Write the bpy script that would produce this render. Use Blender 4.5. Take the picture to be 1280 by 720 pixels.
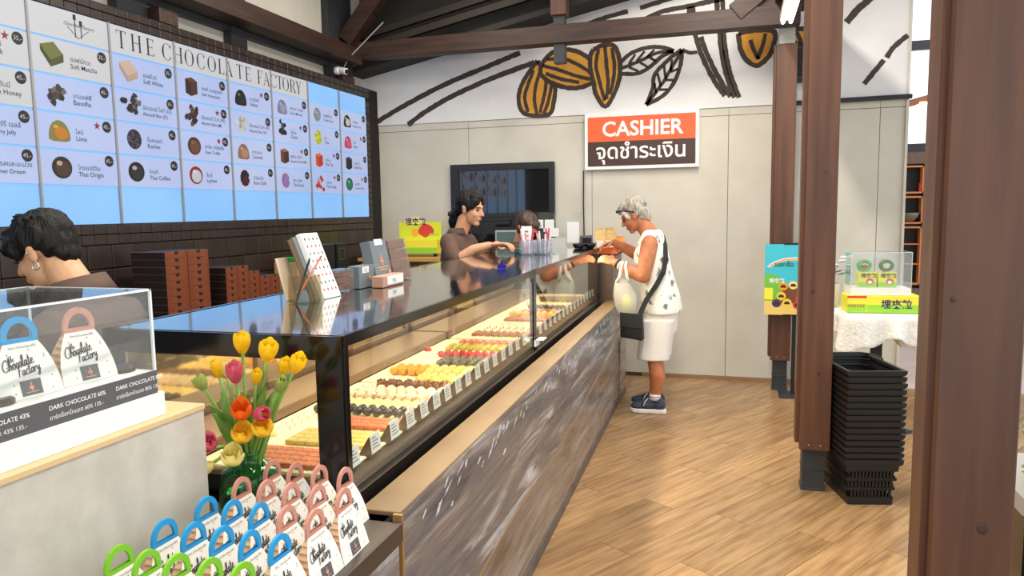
import bpy, bmesh, math, random
from mathutils import Vector, Matrix, noise
random.seed(7)
for o in list(bpy.data.objects): bpy.data.objects.remove(o)
SC = bpy.context.scene
COL = SC.collection
R = math.radians
# ------------------------------------------------------------------ camera
cam_d = bpy.data.cameras.new('camera'); cam_d.sensor_width = 36; cam_d.lens = 36*920/1280; cam_d.clip_start = .02
cam = bpy.data.objects.new('camera', cam_d); COL.objects.link(cam); SC.camera = cam
cam.matrix_world = Matrix(((0.957606, -0.015182, 0.287680, 0), (0.287641, 0.105537, -0.951906, 0), (-0.015909, 0.994299, 0.105430, 1.55), (0, 0, 0, 1)))
# ------------------------------------------------------------------ view, world, lights
SC.view_settings.view_transform = 'Standard'; SC.view_settings.look = 'None'
SC.view_settings.exposure = 0.3; SC.view_settings.gamma = 1; SC.view_settings.use_curve_mapping = False
W = bpy.data.worlds.new('sky'); SC.world = W; W.use_nodes = True
bgn = W.node_tree.nodes['Background']; bgn.inputs[0].default_value = (.93, .97, 1, 1); bgn.inputs[1].default_value = 1.5

def area(name, loc, size, energy, color=(1, .93, .82), rot=(0, 0, 0), spread=180):
    l = bpy.data.lights.new(name, 'AREA'); l.shape = 'RECTANGLE'; l.size, l.size_y = size; l.energy = energy; l.color = color
    l.spread = R(spread)
    o = bpy.data.objects.new(name, l); COL.objects.link(o); o.location = loc; o.rotation_euler = rot
    return o
# ceiling luminaires over the aisle and behind the counter (their housings are built with the roof)
CEIL_Z = 3.95
LAMPS = [(-.15, 1.2, 55), (-.15, 3.2, 55), (-.15, 5.2, 46), (-2.2, 1.6, 26), (-2.2, 3.6, 24), (-2.2, 5.3, 18)]
for i, (x, y, e) in enumerate(LAMPS):
    area('ceiling_lamp_light', (x, y, CEIL_Z-.09), (.12, 1.2), e)

# ------------------------------------------------------------------ helpers
def lin(c):
    return tuple(((v/255)/12.92 if v/255 <= .04045 else ((v/255+.055)/1.055)**2.4) for v in c)

MATS = {}
def mat(name, rgb, rough=.5, metal=0, rgb2=None, scale=8, stretch=(1, 1, 1), bump=0, bscale=None, emit=0, spec=.5, rand=0, detail=6, contrast=(.35, .65), coat=0):
    if name in MATS: return MATS[name]
    m = bpy.data.materials.new(name); m.use_nodes = True; nt = m.node_tree; N = nt.nodes; L = nt.links
    b = N['Principled BSDF']; c = lin(rgb)+(1,)
    b.inputs['Base Color'].default_value = c; b.inputs['Roughness'].default_value = rough; b.inputs['Metallic'].default_value = metal
    b.inputs['Specular IOR Level'].default_value = spec
    if coat: b.inputs['Coat Weight'].default_value = coat; b.inputs['Coat Roughness'].default_value = .08
    out = None
    if rgb2 or bump:
        tc = N.new('ShaderNodeTexCoord'); mp = N.new('ShaderNodeMapping'); mp.inputs['Scale'].default_value = stretch
        L.new(tc.outputs['Object'], mp.inputs[0]); vec = mp.outputs[0]
        if rand:
            oi = N.new('ShaderNodeObjectInfo'); ad = N.new('ShaderNodeVectorMath'); ad.operation = 'ADD'
            sc = N.new('ShaderNodeMath'); sc.operation = 'MULTIPLY'; sc.inputs[1].default_value = 37
            L.new(oi.outputs['Random'], sc.inputs[0]); L.new(vec, ad.inputs[0]); L.new(sc.outputs[0], ad.inputs[1]); vec = ad.outputs[0]
    if rgb2:
        n = N.new('ShaderNodeTexNoise'); n.inputs['Scale'].default_value = scale; n.inputs['Detail'].default_value = detail
        L.new(vec, n.inputs['Vector'])
        r = N.new('ShaderNodeValToRGB'); r.color_ramp.elements[0].position, r.color_ramp.elements[1].position = contrast
        r.color_ramp.elements[0].color = c; r.color_ramp.elements[1].color = lin(rgb2)+(1,)
        L.new(n.outputs['Fac'], r.inputs[0]); out = r.outputs[0]
        if rand:
            hs = N.new('ShaderNodeHueSaturation'); mr = N.new('ShaderNodeMapRange'); mr.inputs[3].default_value = 1-rand; mr.inputs[4].default_value = 1+rand
            L.new(oi.outputs['Random'], mr.inputs[0]); L.new(mr.outputs[0], hs.inputs['Value']); L.new(out, hs.inputs['Color']); out = hs.outputs[0]
        L.new(out, b.inputs['Base Color'])
    if bump:
        n2 = N.new('ShaderNodeTexNoise'); n2.inputs['Scale'].default_value = bscale or scale; n2.inputs['Detail'].default_value = 4
        L.new(vec, n2.inputs['Vector']); bp = N.new('ShaderNodeBump'); bp.inputs['Strength'].default_value = bump; bp.inputs['Distance'].default_value = .01
        L.new(n2.outputs['Fac'], bp.inputs['Height']); L.new(bp.outputs[0], b.inputs['Normal'])
    if emit:
        b.inputs['Emission Strength'].default_value = emit
        if out is not None: L.remove(b.inputs['Base Color'].links[0])
        b.inputs['Base Color'].default_value = tuple(v*.25 for v in c[:3])+(1,)
        if out is not None: L.new(out, b.inputs['Emission Color'])
        else: b.inputs['Emission Color'].default_value = c
    MATS[name] = m
    return m

def glass(name, tint=(255, 255, 255), ior=1.5, rough=0.0, haze=0, hazecol=(255, 255, 255)):
    if name in MATS: return MATS[name]
    m = bpy.data.materials.new(name); m.use_nodes = True; nt = m.node_tree; N = nt.nodes; L = nt.links
    N.remove(N['Principled BSDF'])
    t = N.new('ShaderNodeBsdfTransparent'); t.inputs[0].default_value = lin(tint)+(1,)
    g = N.new('ShaderNodeBsdfGlossy'); g.inputs['Roughness'].default_value = rough
    lw = N.new('ShaderNodeLayerWeight'); pw = N.new('ShaderNodeMath'); pw.operation = 'POWER'; pw.inputs[1].default_value = 5; L.new(lw.outputs['Facing'], pw.inputs[0])
    lw.inputs[0].default_value = .5; f0 = ((ior-1)/(ior+1))**2
    f = N.new('ShaderNodeMath'); f.operation = 'MULTIPLY_ADD'; f.inputs[1].default_value = 1-f0; f.inputs[2].default_value = f0; L.new(pw.outputs[0], f.inputs[0])
    mx = N.new('ShaderNodeMixShader'); L.new(f.outputs[0], mx.inputs[0]); L.new(g.outputs[0], mx.inputs[2])
    base = t.outputs[0]
    if haze:
        d = N.new('ShaderNodeBsdfTranslucent'); d.inputs[0].default_value = lin(hazecol)+(1,)
        d2 = N.new('ShaderNodeBsdfDiffuse'); d2.inputs[0].default_value = lin(hazecol)+(1,)
        ma = N.new('ShaderNodeMixShader'); ma.inputs[0].default_value = .5; L.new(d.outputs[0], ma.inputs[1]); L.new(d2.outputs[0], ma.inputs[2])
        mh = N.new('ShaderNodeMixShader'); mh.inputs[0].default_value = haze; L.new(t.outputs[0], mh.inputs[1]); L.new(ma.outputs[0], mh.inputs[2]); base = mh.outputs[0]
    L.new(base, mx.inputs[1]); L.new(mx.outputs[0], N['Material Output'].inputs[0])
    MATS[name] = m
    return m

class MB:
    def __init__(s): s.v = []; s.f = []; s.mi = []; s.cur = 0; s.sm = []; s.smooth = False
    def add(s, vs, fs):
        b = len(s.v); s.v += [tuple(p) for p in vs]
        for f in fs: s.f.append(tuple(i+b for i in f)); s.mi.append(s.cur); s.sm.append(s.smooth)
        return s
    def box(s, x0, x1, y0, y1, z0, z1, M=None):
        vs = [Vector(p) for p in ((x0,y0,z0),(x1,y0,z0),(x1,y1,z0),(x0,y1,z0),(x0,y0,z1),(x1,y0,z1),(x1,y1,z1),(x0,y1,z1))]
        if M is not None: vs = [M @ p for p in vs]
        return s.add(vs, [(0,3,2,1),(4,5,6,7),(0,1,5,4),(1,2,6,5),(2,3,7,6),(3,0,4,7)])
    def prism(s, poly, fn, t0, t1, caps=True):
        # poly: 2-D points, fn(a,b,t) -> 3-D
        n = len(poly); vs = [fn(a, b, t0) for a, b in poly]+[fn(a, b, t1) for a, b in poly]
        fs = [(i, (i+1) % n, n+(i+1) % n, n+i) for i in range(n)]
        if caps: fs += [tuple(range(n-1, -1, -1)), tuple(range(n, 2*n))]
        return s.add(vs, fs)
    def flat(s, pts): return s.add(pts, [tuple(range(len(pts)))])
    def tube(s, pts, r, n=8, caps=True):
        pts = [Vector(p) for p in pts]; k = len(pts); rs = r if isinstance(r, (list, tuple)) else [r]*k
        vs = []; up = None
        for i, p in enumerate(pts):
            d = (pts[min(i+1, k-1)]-pts[max(i-1, 0)]).normalized()
            if up is None: up = Vector((0, 0, 1)) if abs(d.z) < .9 else Vector((1, 0, 0))
            a = d.cross(up); a = a.normalized() if a.length > 1e-6 else d.orthogonal().normalized(); bb = a.cross(d).normalized(); up = bb
            vs += [p+(a*math.cos(2*math.pi*j/n)+bb*math.sin(2*math.pi*j/n))*rs[i] for j in range(n)]
        fs = [(i*n+j, i*n+(j+1) % n, (i+1)*n+(j+1) % n, (i+1)*n+j) for i in range(k-1) for j in range(n)]
        if caps: fs += [tuple(range(n-1, -1, -1)), tuple(range((k-1)*n, k*n))]
        return s.add(vs, fs)
    def cap(s, p0, p1, r0, r1, n=14):
        p0 = Vector(p0); p1 = Vector(p1); d = p1-p0; u = d.normalized() if d.length > 1e-6 else Vector((0, 0, 1))
        pts = [p0-u*r0*.96, p0-u*r0*.7, p0, p1, p1+u*r1*.7, p1+u*r1*.96]; rs = [r0*.25, r0*.72, r0, r1, r1*.72, r1*.25]
        return s.tube(pts, rs, n)
    def chain(s, pts, rs, n=14):
        for i in range(len(pts)-1): s.cap(pts[i], pts[i+1], rs[i], rs[i+1], n)
        return s
    def lathe(s, prof, c=(0, 0, 0), n=20, M=None, close=False):
        vs = []
        for r, z in prof:
            for j in range(n):
                p = Vector((r*math.cos(2*math.pi*j/n), r*math.sin(2*math.pi*j/n), z))
                vs.append((M @ p if M is not None else p)+Vector(c))
        k = len(prof); rng = range(k if close else k-1)
        fs = [(i*n+j, i*n+(j+1) % n, ((i+1) % k)*n+(j+1) % n, ((i+1) % k)*n+j) for i in rng for j in range(n)]
        if not close: fs += [tuple(range(n-1, -1, -1)), tuple(range((k-1)*n, k*n))]
        return s.add(vs, fs)
    def ell(s, c, r, M=None, nu=14, nv=9):
        if not isinstance(r, (tuple, list)): r = (r, r, r)
        vs = [Vector((0, 0, -1))]; 
        for i in range(1, nv):
            a = math.pi*i/nv-math.pi/2
            vs += [Vector((math.cos(a)*math.cos(2*math.pi*j/nu), math.cos(a)*math.sin(2*math.pi*j/nu), math.sin(a))) for j in range(nu)]
        vs.append(Vector((0, 0, 1)))
        vs = [Vector((p.x*r[0], p.y*r[1], p.z*r[2])) for p in vs]
        if M is not None: vs = [M @ p for p in vs]
        vs = [p+Vector(c) for p in vs]
        fs = [(0, 1+(j+1) % nu, 1+j) for j in range(nu)]
        for i in range(nv-2): fs += [(1+i*nu+j, 1+i*nu+(j+1) % nu, 1+(i+1)*nu+(j+1) % nu, 1+(i+1)*nu+j) for j in range(nu)]
        t = len(vs)-1; b = 1+(nv-2)*nu; fs += [(b+j, b+(j+1) % nu, t) for j in range(nu)]
        return s.add(vs, fs)
    def stack(s, rings, n=22, pw=1.0):
        # rings: (cx, cy, z, rx, ry) elliptical slices
        vs = []
        for cx, cy, z, rx, ry in rings:
            for j in range(n):
                a = 2*math.pi*j/n; ca, sa = math.cos(a), math.sin(a)
                vs.append((cx+rx*math.copysign(abs(ca)**pw, ca), cy+ry*math.copysign(abs(sa)**pw, sa), z))
        k = len(rings)
        fs = [(i*n+j, i*n+(j+1) % n, (i+1)*n+(j+1) % n, (i+1)*n+j) for i in range(k-1) for j in range(n)]+[tuple(range(n-1, -1, -1)), tuple(range((k-1)*n, k*n))]
        return s.add(vs, fs)
    def grid(s, fn, nu, nv):
        vs = [fn(i/nu, j/nv) for i in range(nu+1) for j in range(nv+1)]
        return s.add(vs, [(i*(nv+1)+j, (i+1)*(nv+1)+j, (i+1)*(nv+1)+j+1, i*(nv+1)+j+1) for i in range(nu) for j in range(nv)])
    def xf(s, M): s.v = [tuple(M @ Vector(p)) for p in s.v]; return s
    def mesh(s, name, mats, bevel=0, seg=1, smooth=None, fixn=False):
        me = bpy.data.meshes.new(name); me.from_pydata(s.v, [], s.f)
        if not isinstance(mats, (list, tuple)): mats = [mats]
        for m in mats: me.materials.append(m)
        me.polygons.foreach_set('material_index', [min(i, len(mats)-1) for i in s.mi])
        me.polygons.foreach_set('use_smooth', [bool(x) if smooth is None else smooth for x in s.sm])
        if bevel or fixn:
            bm = bmesh.new(); bm.from_mesh(me)
            if fixn: bmesh.ops.recalc_face_normals(bm, faces=bm.faces)
            if bevel: bmesh.ops.bevel(bm, geom=[e for e in bm.edges if len(e.link_faces) == 2 and e.calc_face_angle(0) > .5], offset=bevel, segments=seg, affect='EDGES', profile=.5)
            bm.to_mesh(me); bm.free()
        me.update(); return me
    def build(s, name, mats, parent=None, **k): return obj(name, s.mesh(name, mats, **k), parent)

def obj(name, me, parent=None, loc=None, rot=None):
    o = bpy.data.objects.new(name, me); COL.objects.link(o)
    if parent is not None: o.parent = parent
    if loc is not None: o.location = loc
    if rot is not None: o.rotation_euler = rot
    return o
def tag(o, label, cat, group=None):
    o['label'] = label; o['category'] = cat
    if group: o['group'] = group
    return o
def thing(name, label, cat, loc=(0, 0, 0), rotz=0, group=None):
    o = bpy.data.objects.new(name, None); COL.objects.link(o); o.location = loc; o.rotation_euler = (0, 0, rotz); o.empty_display_size = .05
    return tag(o, label, cat, group)
def structure(o): o['kind'] = 'structure'; return o
def setting(name, loc=(0, 0, 0)):
    o = bpy.data.objects.new(name, None); COL.objects.link(o); o.location = loc; o['kind'] = 'structure'; return o
def kids(o): return [c for c in bpy.data.objects if c.parent == o]
def clone(root, loc=None, rotz=None, label=None, children=None):
    r = root.copy(); COL.objects.link(r)
    if loc is not None: r.location = loc
    if rotz is not None: r.rotation_euler = (0, 0, rotz)
    if label: r['label'] = label
    for ch in (children if children is not None else kids(root)):
        c = ch.copy(); COL.objects.link(c); c.parent = r
    return r
def bake(mb, name, mats, voxel=.006, smooth=4, parent=None, disp=0, dscale=(40, 40, 40)):
    """fuse overlapping closed shapes into one continuous skin"""
    t = bpy.data.objects.new('t', mb.mesh('t', mats)); COL.objects.link(t)
    m = t.modifiers.new('r', 'REMESH'); m.mode = 'VOXEL'; m.voxel_size = voxel; m.use_smooth_shade = True
    if smooth: q = t.modifiers.new('s', 'SMOOTH'); q.factor = .5; q.iterations = smooth
    dg = bpy.context.evaluated_depsgraph_get(); me = bpy.data.meshes.new_from_object(t.evaluated_get(dg)); me.name = name
    bpy.data.objects.remove(t)
    if disp:
        me.update()
        nn = [v.normal.copy() for v in me.vertices]
        for v, k in zip(me.vertices, nn):
            v.co += k*disp*noise.noise(Vector((v.co.x*dscale[0], v.co.y*dscale[1], v.co.z*dscale[2])))
    me.materials.clear()
    for q in (mats if isinstance(mats, (list, tuple)) else [mats]): me.materials.append(q)
    me.polygons.foreach_set('use_smooth', [True]*len(me.polygons)); me.update()
    return obj(name, me, parent)

TXT = {}
def text_mesh(s, size, m, align='LEFT', bold=0, shear=0, spacing=1, res=3):
    key = (s, size, m.name, align, bold, shear, spacing)
    if key in TXT: return TXT[key]
    cu = bpy.data.curves.new('lettering', 'FONT'); cu.body = s; cu.size = size; cu.align_x = align; cu.align_y = 'BOTTOM_BASELINE'
    cu.resolution_u = res; cu.offset = bold*size; cu.shear = shear; cu.space_character = spacing; cu.fill_mode = 'FRONT'
    t = bpy.data.objects.new('t', cu); COL.objects.link(t)
    dg = bpy.context.evaluated_depsgraph_get(); me = bpy.data.meshes.new_from_object(t.evaluated_get(dg)); me.name = 'lettering'
    me.materials.clear(); me.materials.append(m)
    bpy.data.objects.remove(t); bpy.data.curves.remove(cu); TXT[key] = me
    return me
GLY = {'T': [[(0, 2.0), (.9, 2.15)], [(.5, 2.1), (.4, 1), (.2, 0)]], 'h': [[(0, 0), (.3, 1), (.45, 2), (.3, 2.1), (.15, 1), (.1, 0)], [(.12, .5), (.4, 1), (.55, .7), (.5, .1), (.75, .15)]],
 'e': [[(0, .4), (.35, .6), (.4, .95), (.2, 1), (.05, .6), (.15, .1), (.4, .05), (.6, .3)]], 'C': [[(.95, 1.7), (.8, 2.1), (.4, 1.9), (.05, 1.1), (.1, .3), (.5, 0), (.95, .35)]],
 'o': [[(.3, 1), (.05, .7), (.1, .1), (.4, .05), (.5, .6), (.3, 1), (.65, .85)]], 'c': [[(.5, .8), (.35, 1), (.08, .6), (.12, .1), (.4, .05), (.6, .3)]], 'l': [[(0, .2), (.35, 1.4), (.4, 2.1), (.2, 1.9), (.15, .6), (.25, .05), (.45, .2)]],
 'a': [[(.5, .9), (.25, 1), (.04, .5), (.15, .05), (.4, .4), (.52, .95)], [(.52, .95), (.48, .2), (.62, .05), (.75, .25)]], 't': [[(.25, 1.8), (.15, .6), (.2, .05), (.4, .1), (.5, .3)], [(0, 1.2), (.5, 1.25)]],
 'F': [[(.1, 1.9), (.5, 2.1), (1.0, 2.05)], [(.5, 2.05), (.35, .9), (.15, 0)], [(.2, 1.05), (.7, 1.15)]], 'r': [[(0, 0), (.15, .95), (.2, .7), (.35, 1), (.5, .85)]], 'y': [[(.05, 1), (.1, .4), (.3, .3), (.5, .9)], [(.52, 1), (.45, 0), (.25, -.8), (.05, -.7), (.25, -.2), (.7, .3)]]}
ADV = dict(T=.85, h=.72, e=.55, C=1.0, o=.62, c=.55, l=.45, a=.72, t=.5, F=.85, r=.5, y=.7)
def script_mesh(word, size, m, w=.17):
    key = ('script', word, size, m.name)
    if key in TXT: return TXT[key]
    mb = MB(); x = 0
    for ch in word:
        for st in GLY[ch]:
            P = []
            for i in range(len(st)-1):
                p0, p1, p2, p3 = st[max(i-1, 0)], st[i], st[i+1], st[min(i+2, len(st)-1)]
                for t in (0, .33, .66): P.append(tuple(.5*((2*p1[c])+(-p0[c]+p2[c])*t+(2*p0[c]-5*p1[c]+4*p2[c]-p3[c])*t*t+(-p0[c]+3*p1[c]-3*p2[c]+p3[c])*t**3) for c in (0, 1)))
            P.append(st[-1]); L_, R_ = [], []
            for i, p in enumerate(P):
                a, b = P[max(i-1, 0)], P[min(i+1, len(P)-1)]; dx, dy = b[0]-a[0], b[1]-a[1]; l = math.hypot(dx, dy) or 1
                ww = w*(.7+.5*abs(dy/l))
                for S_, sg in ((L_, 1), (R_, -1)): S_.append(((x+p[0]-sg*dy/l*ww/2+p[1]*.12)*size, (p[1]+sg*dx/l*ww/2)*size, 0))
            n = len(P); mb.add(L_+R_, [(i, n+i, n+i+1, i+1) for i in range(n-1)])
        x += ADV[ch]
    TXT[key] = mb.mesh('lettering', m); return TXT[key]
FX = Matrix(((0, 0, 1, 0), (1, 0, 0, 0), (0, 1, 0, 0), (0, 0, 0, 1)))      # print that faces +X
FY = Matrix(((1, 0, 0, 0), (0, 0, -1, 0), (0, 1, 0, 0), (0, 0, 0, 1)))     # print that faces -Y
def letters(s, size, m, loc, face, parent, rot=None, name='lettering', **k):
    o = obj(name, text_mesh(s, size, m, **k), parent)
    M = Matrix.Translation(loc) @ face
    if rot is not None: M = Matrix.Translation(loc) @ rot @ face
    o.matrix_local = M
    return o

# ------------------------------------------------------------------ materials
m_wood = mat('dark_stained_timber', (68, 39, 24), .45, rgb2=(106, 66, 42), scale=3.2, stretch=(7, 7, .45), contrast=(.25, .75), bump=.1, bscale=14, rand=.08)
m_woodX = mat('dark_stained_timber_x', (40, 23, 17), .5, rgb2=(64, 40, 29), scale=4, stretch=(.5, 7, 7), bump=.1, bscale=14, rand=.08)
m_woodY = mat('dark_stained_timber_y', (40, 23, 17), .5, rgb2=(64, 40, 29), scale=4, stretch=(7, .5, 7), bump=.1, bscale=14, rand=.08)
m_steel = mat('dark_painted_steel', (42, 44, 48), .5, rgb2=(52, 54, 58), scale=6)
m_lsteel = mat('pale_grey_steel', (168, 165, 158), .45)
m_wall = mat('cream_fibre_board', (198, 193, 180), .75, rgb2=(208, 203, 190), scale=3, bump=.05, bscale=60)
m_mural = mat('white_painted_board', (222, 221, 221), .7, rgb2=(230, 229, 228), scale=3, bump=.04, bscale=60)
m_seam = mat('seam_shadow_gap', (96, 90, 80), .9)
m_soffit = mat('charcoal_soffit', (40, 37, 35), .8, rgb2=(52, 48, 44), scale=2)
m_tile = mat('chocolate_brown_tile', (44, 35, 33), .3, rgb2=(56, 44, 40), scale=5, bump=.08, bscale=30, rand=.07)
m_grout = mat('dark_grout', (30, 24, 22), .9)
m_plank = mat('oak_floor_plank', (136, 102, 68), .26, rgb2=(178, 142, 100), scale=3, stretch=(1.1, 12, 4), bump=.04, bscale=9, rand=.17, contrast=(.3, .7))
m_floorb = mat('floor_bed', (150, 118, 84), .5)
m_kraft = mat('kraft_ledge', (118, 93, 66), .5, rgb2=(130, 104, 75), scale=5)
m_kick = mat('brown_kickplate', (84, 74, 70), .5, rgb2=(104, 94, 88), scale=9)
m_brass = mat('raw_board_edge', (150, 112, 64), .5)
m_black = mat('black_gloss', (14, 14, 15), .12)
m_blackm = mat('black_matt', (14, 14, 15), .6)
m_case_metal = mat('brushed_dark_metal', (98, 88, 80), .28, metal=.85)
m_rail = mat('rose_brown_metal', (132, 106, 88), .35, metal=.5)
m_white = mat('white_card', (238, 238, 236), .55)
m_ink = mat('black_ink', (28, 26, 26), .6)
m_grey = mat('grey_card', (88, 86, 90), .5)
m_pinkink = mat('salmon_ink', (226, 150, 118), .5)
m_glass = glass('clear_glass', (250, 253, 251), 1.45)
m_acryl = glass('clear_acrylic', (250, 252, 252), 1.4, haze=.03)
m_acryl_edge = mat('acrylic_edge', (226, 232, 232), .15)
m_topglass = mat('dark_counter_glass', (24, 24, 26), .03, spec=1.0, coat=1.0)
def marble(name, base, mid, hi, ang):
    m = bpy.data.materials.new(name); m.use_nodes = True; nt = m.node_tree; N = nt.nodes; L = nt.links; b = N['Principled BSDF']
    tc = N.new('ShaderNodeTexCoord'); mp = N.new('ShaderNodeMapping'); mp.inputs['Rotation'].default_value = (ang, 0, 0); mp.inputs['Scale'].default_value = (1, .32, 3.6)
    L.new(tc.outputs['Object'], mp.inputs[0])
    n0 = N.new('ShaderNodeTexNoise'); n0.inputs['Scale'].default_value = 1.6; n0.inputs['Detail'].default_value = 3; L.new(mp.outputs[0], n0.inputs['Vector'])
    mixv = N.new('ShaderNodeVectorMath'); mixv.operation = 'MULTIPLY_ADD'; mixv.inputs[1].default_value = (.9, .9, .9)
    L.new(n0.outputs['Color'], mixv.inputs[0]); L.new(mp.outputs[0], mixv.inputs[2])
    n1 = N.new('ShaderNodeTexNoise'); n1.inputs['Scale'].default_value = 4.2; n1.inputs['Detail'].default_value = 9; n1.inputs['Roughness'].default_value = .62; n1.inputs['Distortion'].default_value = .5
    L.new(mixv.outputs[0], n1.inputs['Vector'])
    r = N.new('ShaderNodeValToRGB'); e = r.color_ramp.elements
    e[0].position = .32; e[0].color = lin(base)+(1,); e[1].position = .7; e[1].color = lin(hi)+(1,)
    for p, c in ((.43, mid[0]), (.5, mid[1]), (.56, mid[2])): q = e.new(p); q.color = lin(c)+(1,)
    L.new(n1.outputs['Fac'], r.inputs[0]); L.new(r.outputs[0], b.inputs['Base Color']); b.inputs['Roughness'].default_value = .25
    return m
m_marble = marble('slate_brown_marble', (54, 58, 68), ((94, 98, 106), (116, 108, 104), (144, 142, 144)), (208, 210, 216), -.2)
m_marble2 = marble('warm_taupe_marble', (104, 88, 78), ((120, 106, 96), (136, 124, 116), (144, 134, 128)), (164, 158, 154), -.1)
m_vein = mat('white_vein', (205, 208, 212), .35)
# ================================================================== STRUCTURE
# ---- floor: bed plus separate diagonal planks
floor = structure(MB().box(-4, 6.5, -2.5, 12, -.06, -.008).build('floor', m_floorb))
def clip(poly, a, b, c):       # keep a*x+b*y<=c
    out = []
    for i in range(len(poly)):
        p, q = poly[i], poly[(i+1) % len(poly)]; dp = a*p[0]+b*p[1]-c; dq = a*q[0]+b*q[1]-c
        if dp <= 0: out.append(p)
        if dp*dq < 0: t = dp/(dp-dq); out.append((p[0]+(q[0]-p[0])*t, p[1]+(q[1]-p[1])*t))
    return out
PW, PL, PA = .185, 1.22, R(58)
ca, sa = math.cos(PA), math.sin(PA)
plank_full = MB().box(.0015, PL-.0015, .001, PW-.001, -.009, 0).mesh('plank', m_plank)
def plank_at(i, j):
    off = (j*.4567 % 1)*PL; a0 = i*PL+off; b0 = j*PW
    poly = [(a0+.0015, b0+.001), (a0+PL-.0015, b0+.001), (a0+PL-.0015, b0+PW-.001), (a0+.0015, b0+PW-.001)]
    wp = [(a*ca-b*sa, a*sa+b*ca) for a, b in poly]
    cl = wp
    for h in ((-1, 0, .86), (1, 0, 2.3), (0, -1, -2.2), (0, 1, 6.765)): cl = clip(cl, *h) if cl else cl
    if len(cl) < 3: return
    ar = abs(sum(cl[k][0]*cl[(k+1) % len(cl)][1]-cl[(k+1) % len(cl)][0]*cl[k][1] for k in range(len(cl))))/2
    if ar < .004: return
    if cl == wp:
        obj('plank', plank_full, floor, (a0*ca-b0*sa, a0*sa+b0*ca, 0), (0, 0, PA)); return
    lp = [((x-cl[0][0])*ca+(y-cl[0][1])*sa, -(x-cl[0][0])*sa+(y-cl[0][1])*ca) for x, y in cl]
    me = MB().prism(lp, lambda a, b, t: (a, b, t), -.009, 0).mesh('plank', m_plank)
    obj('plank', me, floor, (cl[0][0], cl[0][1], 0), (0, 0, PA))
for j in range(-22, 45):
    for i in range(-4, 9): plank_at(i, j)
# pale floor of the next room
structure(MB().box(2.31, 6.4, 4, 11.5, -.008, 0).box(1.36, 2.31, 6.79, 11.5, -.008, 0).build('floor_next_room', mat('pale_tile_floor', (196, 176, 166), .25, rgb2=(208, 190, 180), scale=2)))

# ---- back wall: backing, board panels, mural panel with slanted top
YB = 6.78
wb = structure(MB().box(-3.7, 1.33, YB+.015, YB+.13, 0, 4.0).build('wall_back', m_seam))
seams = [-3.66, -2.463, -1.262, -.058, 1.137, 1.33]
for a, b in zip(seams, seams[1:]):
    MB().box(a+.002, b-.002, YB, YB+.015, .03, 2.335).build('panel', m_wall, wb, bevel=.0015)
    MB().box(a+.0015, b-.0015, YB-.001, YB+.015, 2.339, 2.402).build('panel', m_wall, wb)
RK = lambda x: 2.851+(x+3.627)*.1945
MB().prism([(-3.66, 2.405), (1.33, 2.405), (1.33, RK(1.33)), (-3.66, RK(-3.66))], lambda a, b, t: (a, t, b), YB-.012, YB+.015).build('mural_panel', m_mural, wb)
MB().box(-.8, 1.33, YB-.012, YB+.01, 0, .028).build('skirting', mat('tan_skirting', (150, 116, 80), .6), wb)
MB().tube([(.36, YB-.035, 2.405), (1.36, YB-.035, 2.412)], .02, 8).build('pipe', m_steel, wb)
MB().box(1.325, 1.345, YB-.02, YB+.14, 0, 4).build('corner_trim', m_wall, wb)
# mural: brush lines and cocoa pods painted on the upper board
m_brush = mat('mural_brown_paint', (64, 52, 46), .75); m_pod = mat('mural_ochre_paint', (214, 150, 52), .75, rgb2=(226, 164, 66), scale=6)
YM = YB-.0125
def stroke(pts, w, name='mural_line', m=None, y=YM-.001):
    w *= 1.38
    # rough-edged painted stroke through points on the wall
    P = []
    for i in range(len(pts)-1):
        p0 = pts[max(i-1, 0)]; p1 = pts[i]; p2 = pts[i+1]; p3 = pts[min(i+2, len(pts)-1)]
        n = max(2, int(math.dist(p1, p2)/.02))
        for k in range(n):
            t = k/n; P.append(tuple(.5*((2*p1[c])+(-p0[c]+p2[c])*t+(2*p0[c]-5*p1[c]+4*p2[c]-p3[c])*t*t+(-p0[c]+3*p1[c]-3*p2[c]+p3[c])*t**3) for c in (0, 1)))
    P.append(pts[-1]); L_, R_ = [], []
    for i, p in enumerate(P):
        q0 = P[max(i-1, 0)]; q1 = P[min(i+1, len(P)-1)]; dx, dz = q1[0]-q0[0], q1[1]-q0[1]; l = math.hypot(dx, dz) or 1
        ww = w*(1+random.uniform(-.13, .13)); wv = w*(1+random.uniform(-.13, .13))
        L_.append((p[0]-dz/l*ww/2, y, p[1]+dx/l*ww/2)); R_.append((p[0]+dz/l*wv/2, y, p[1]-dx/l*wv/2))
    n = len(P); mb = MB(); mb.add(L_+R_, [(i, n+i, n+i+1, i+1) for i in range(n-1)])
    return mb.build(name, m or m_brush, wb)
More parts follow.
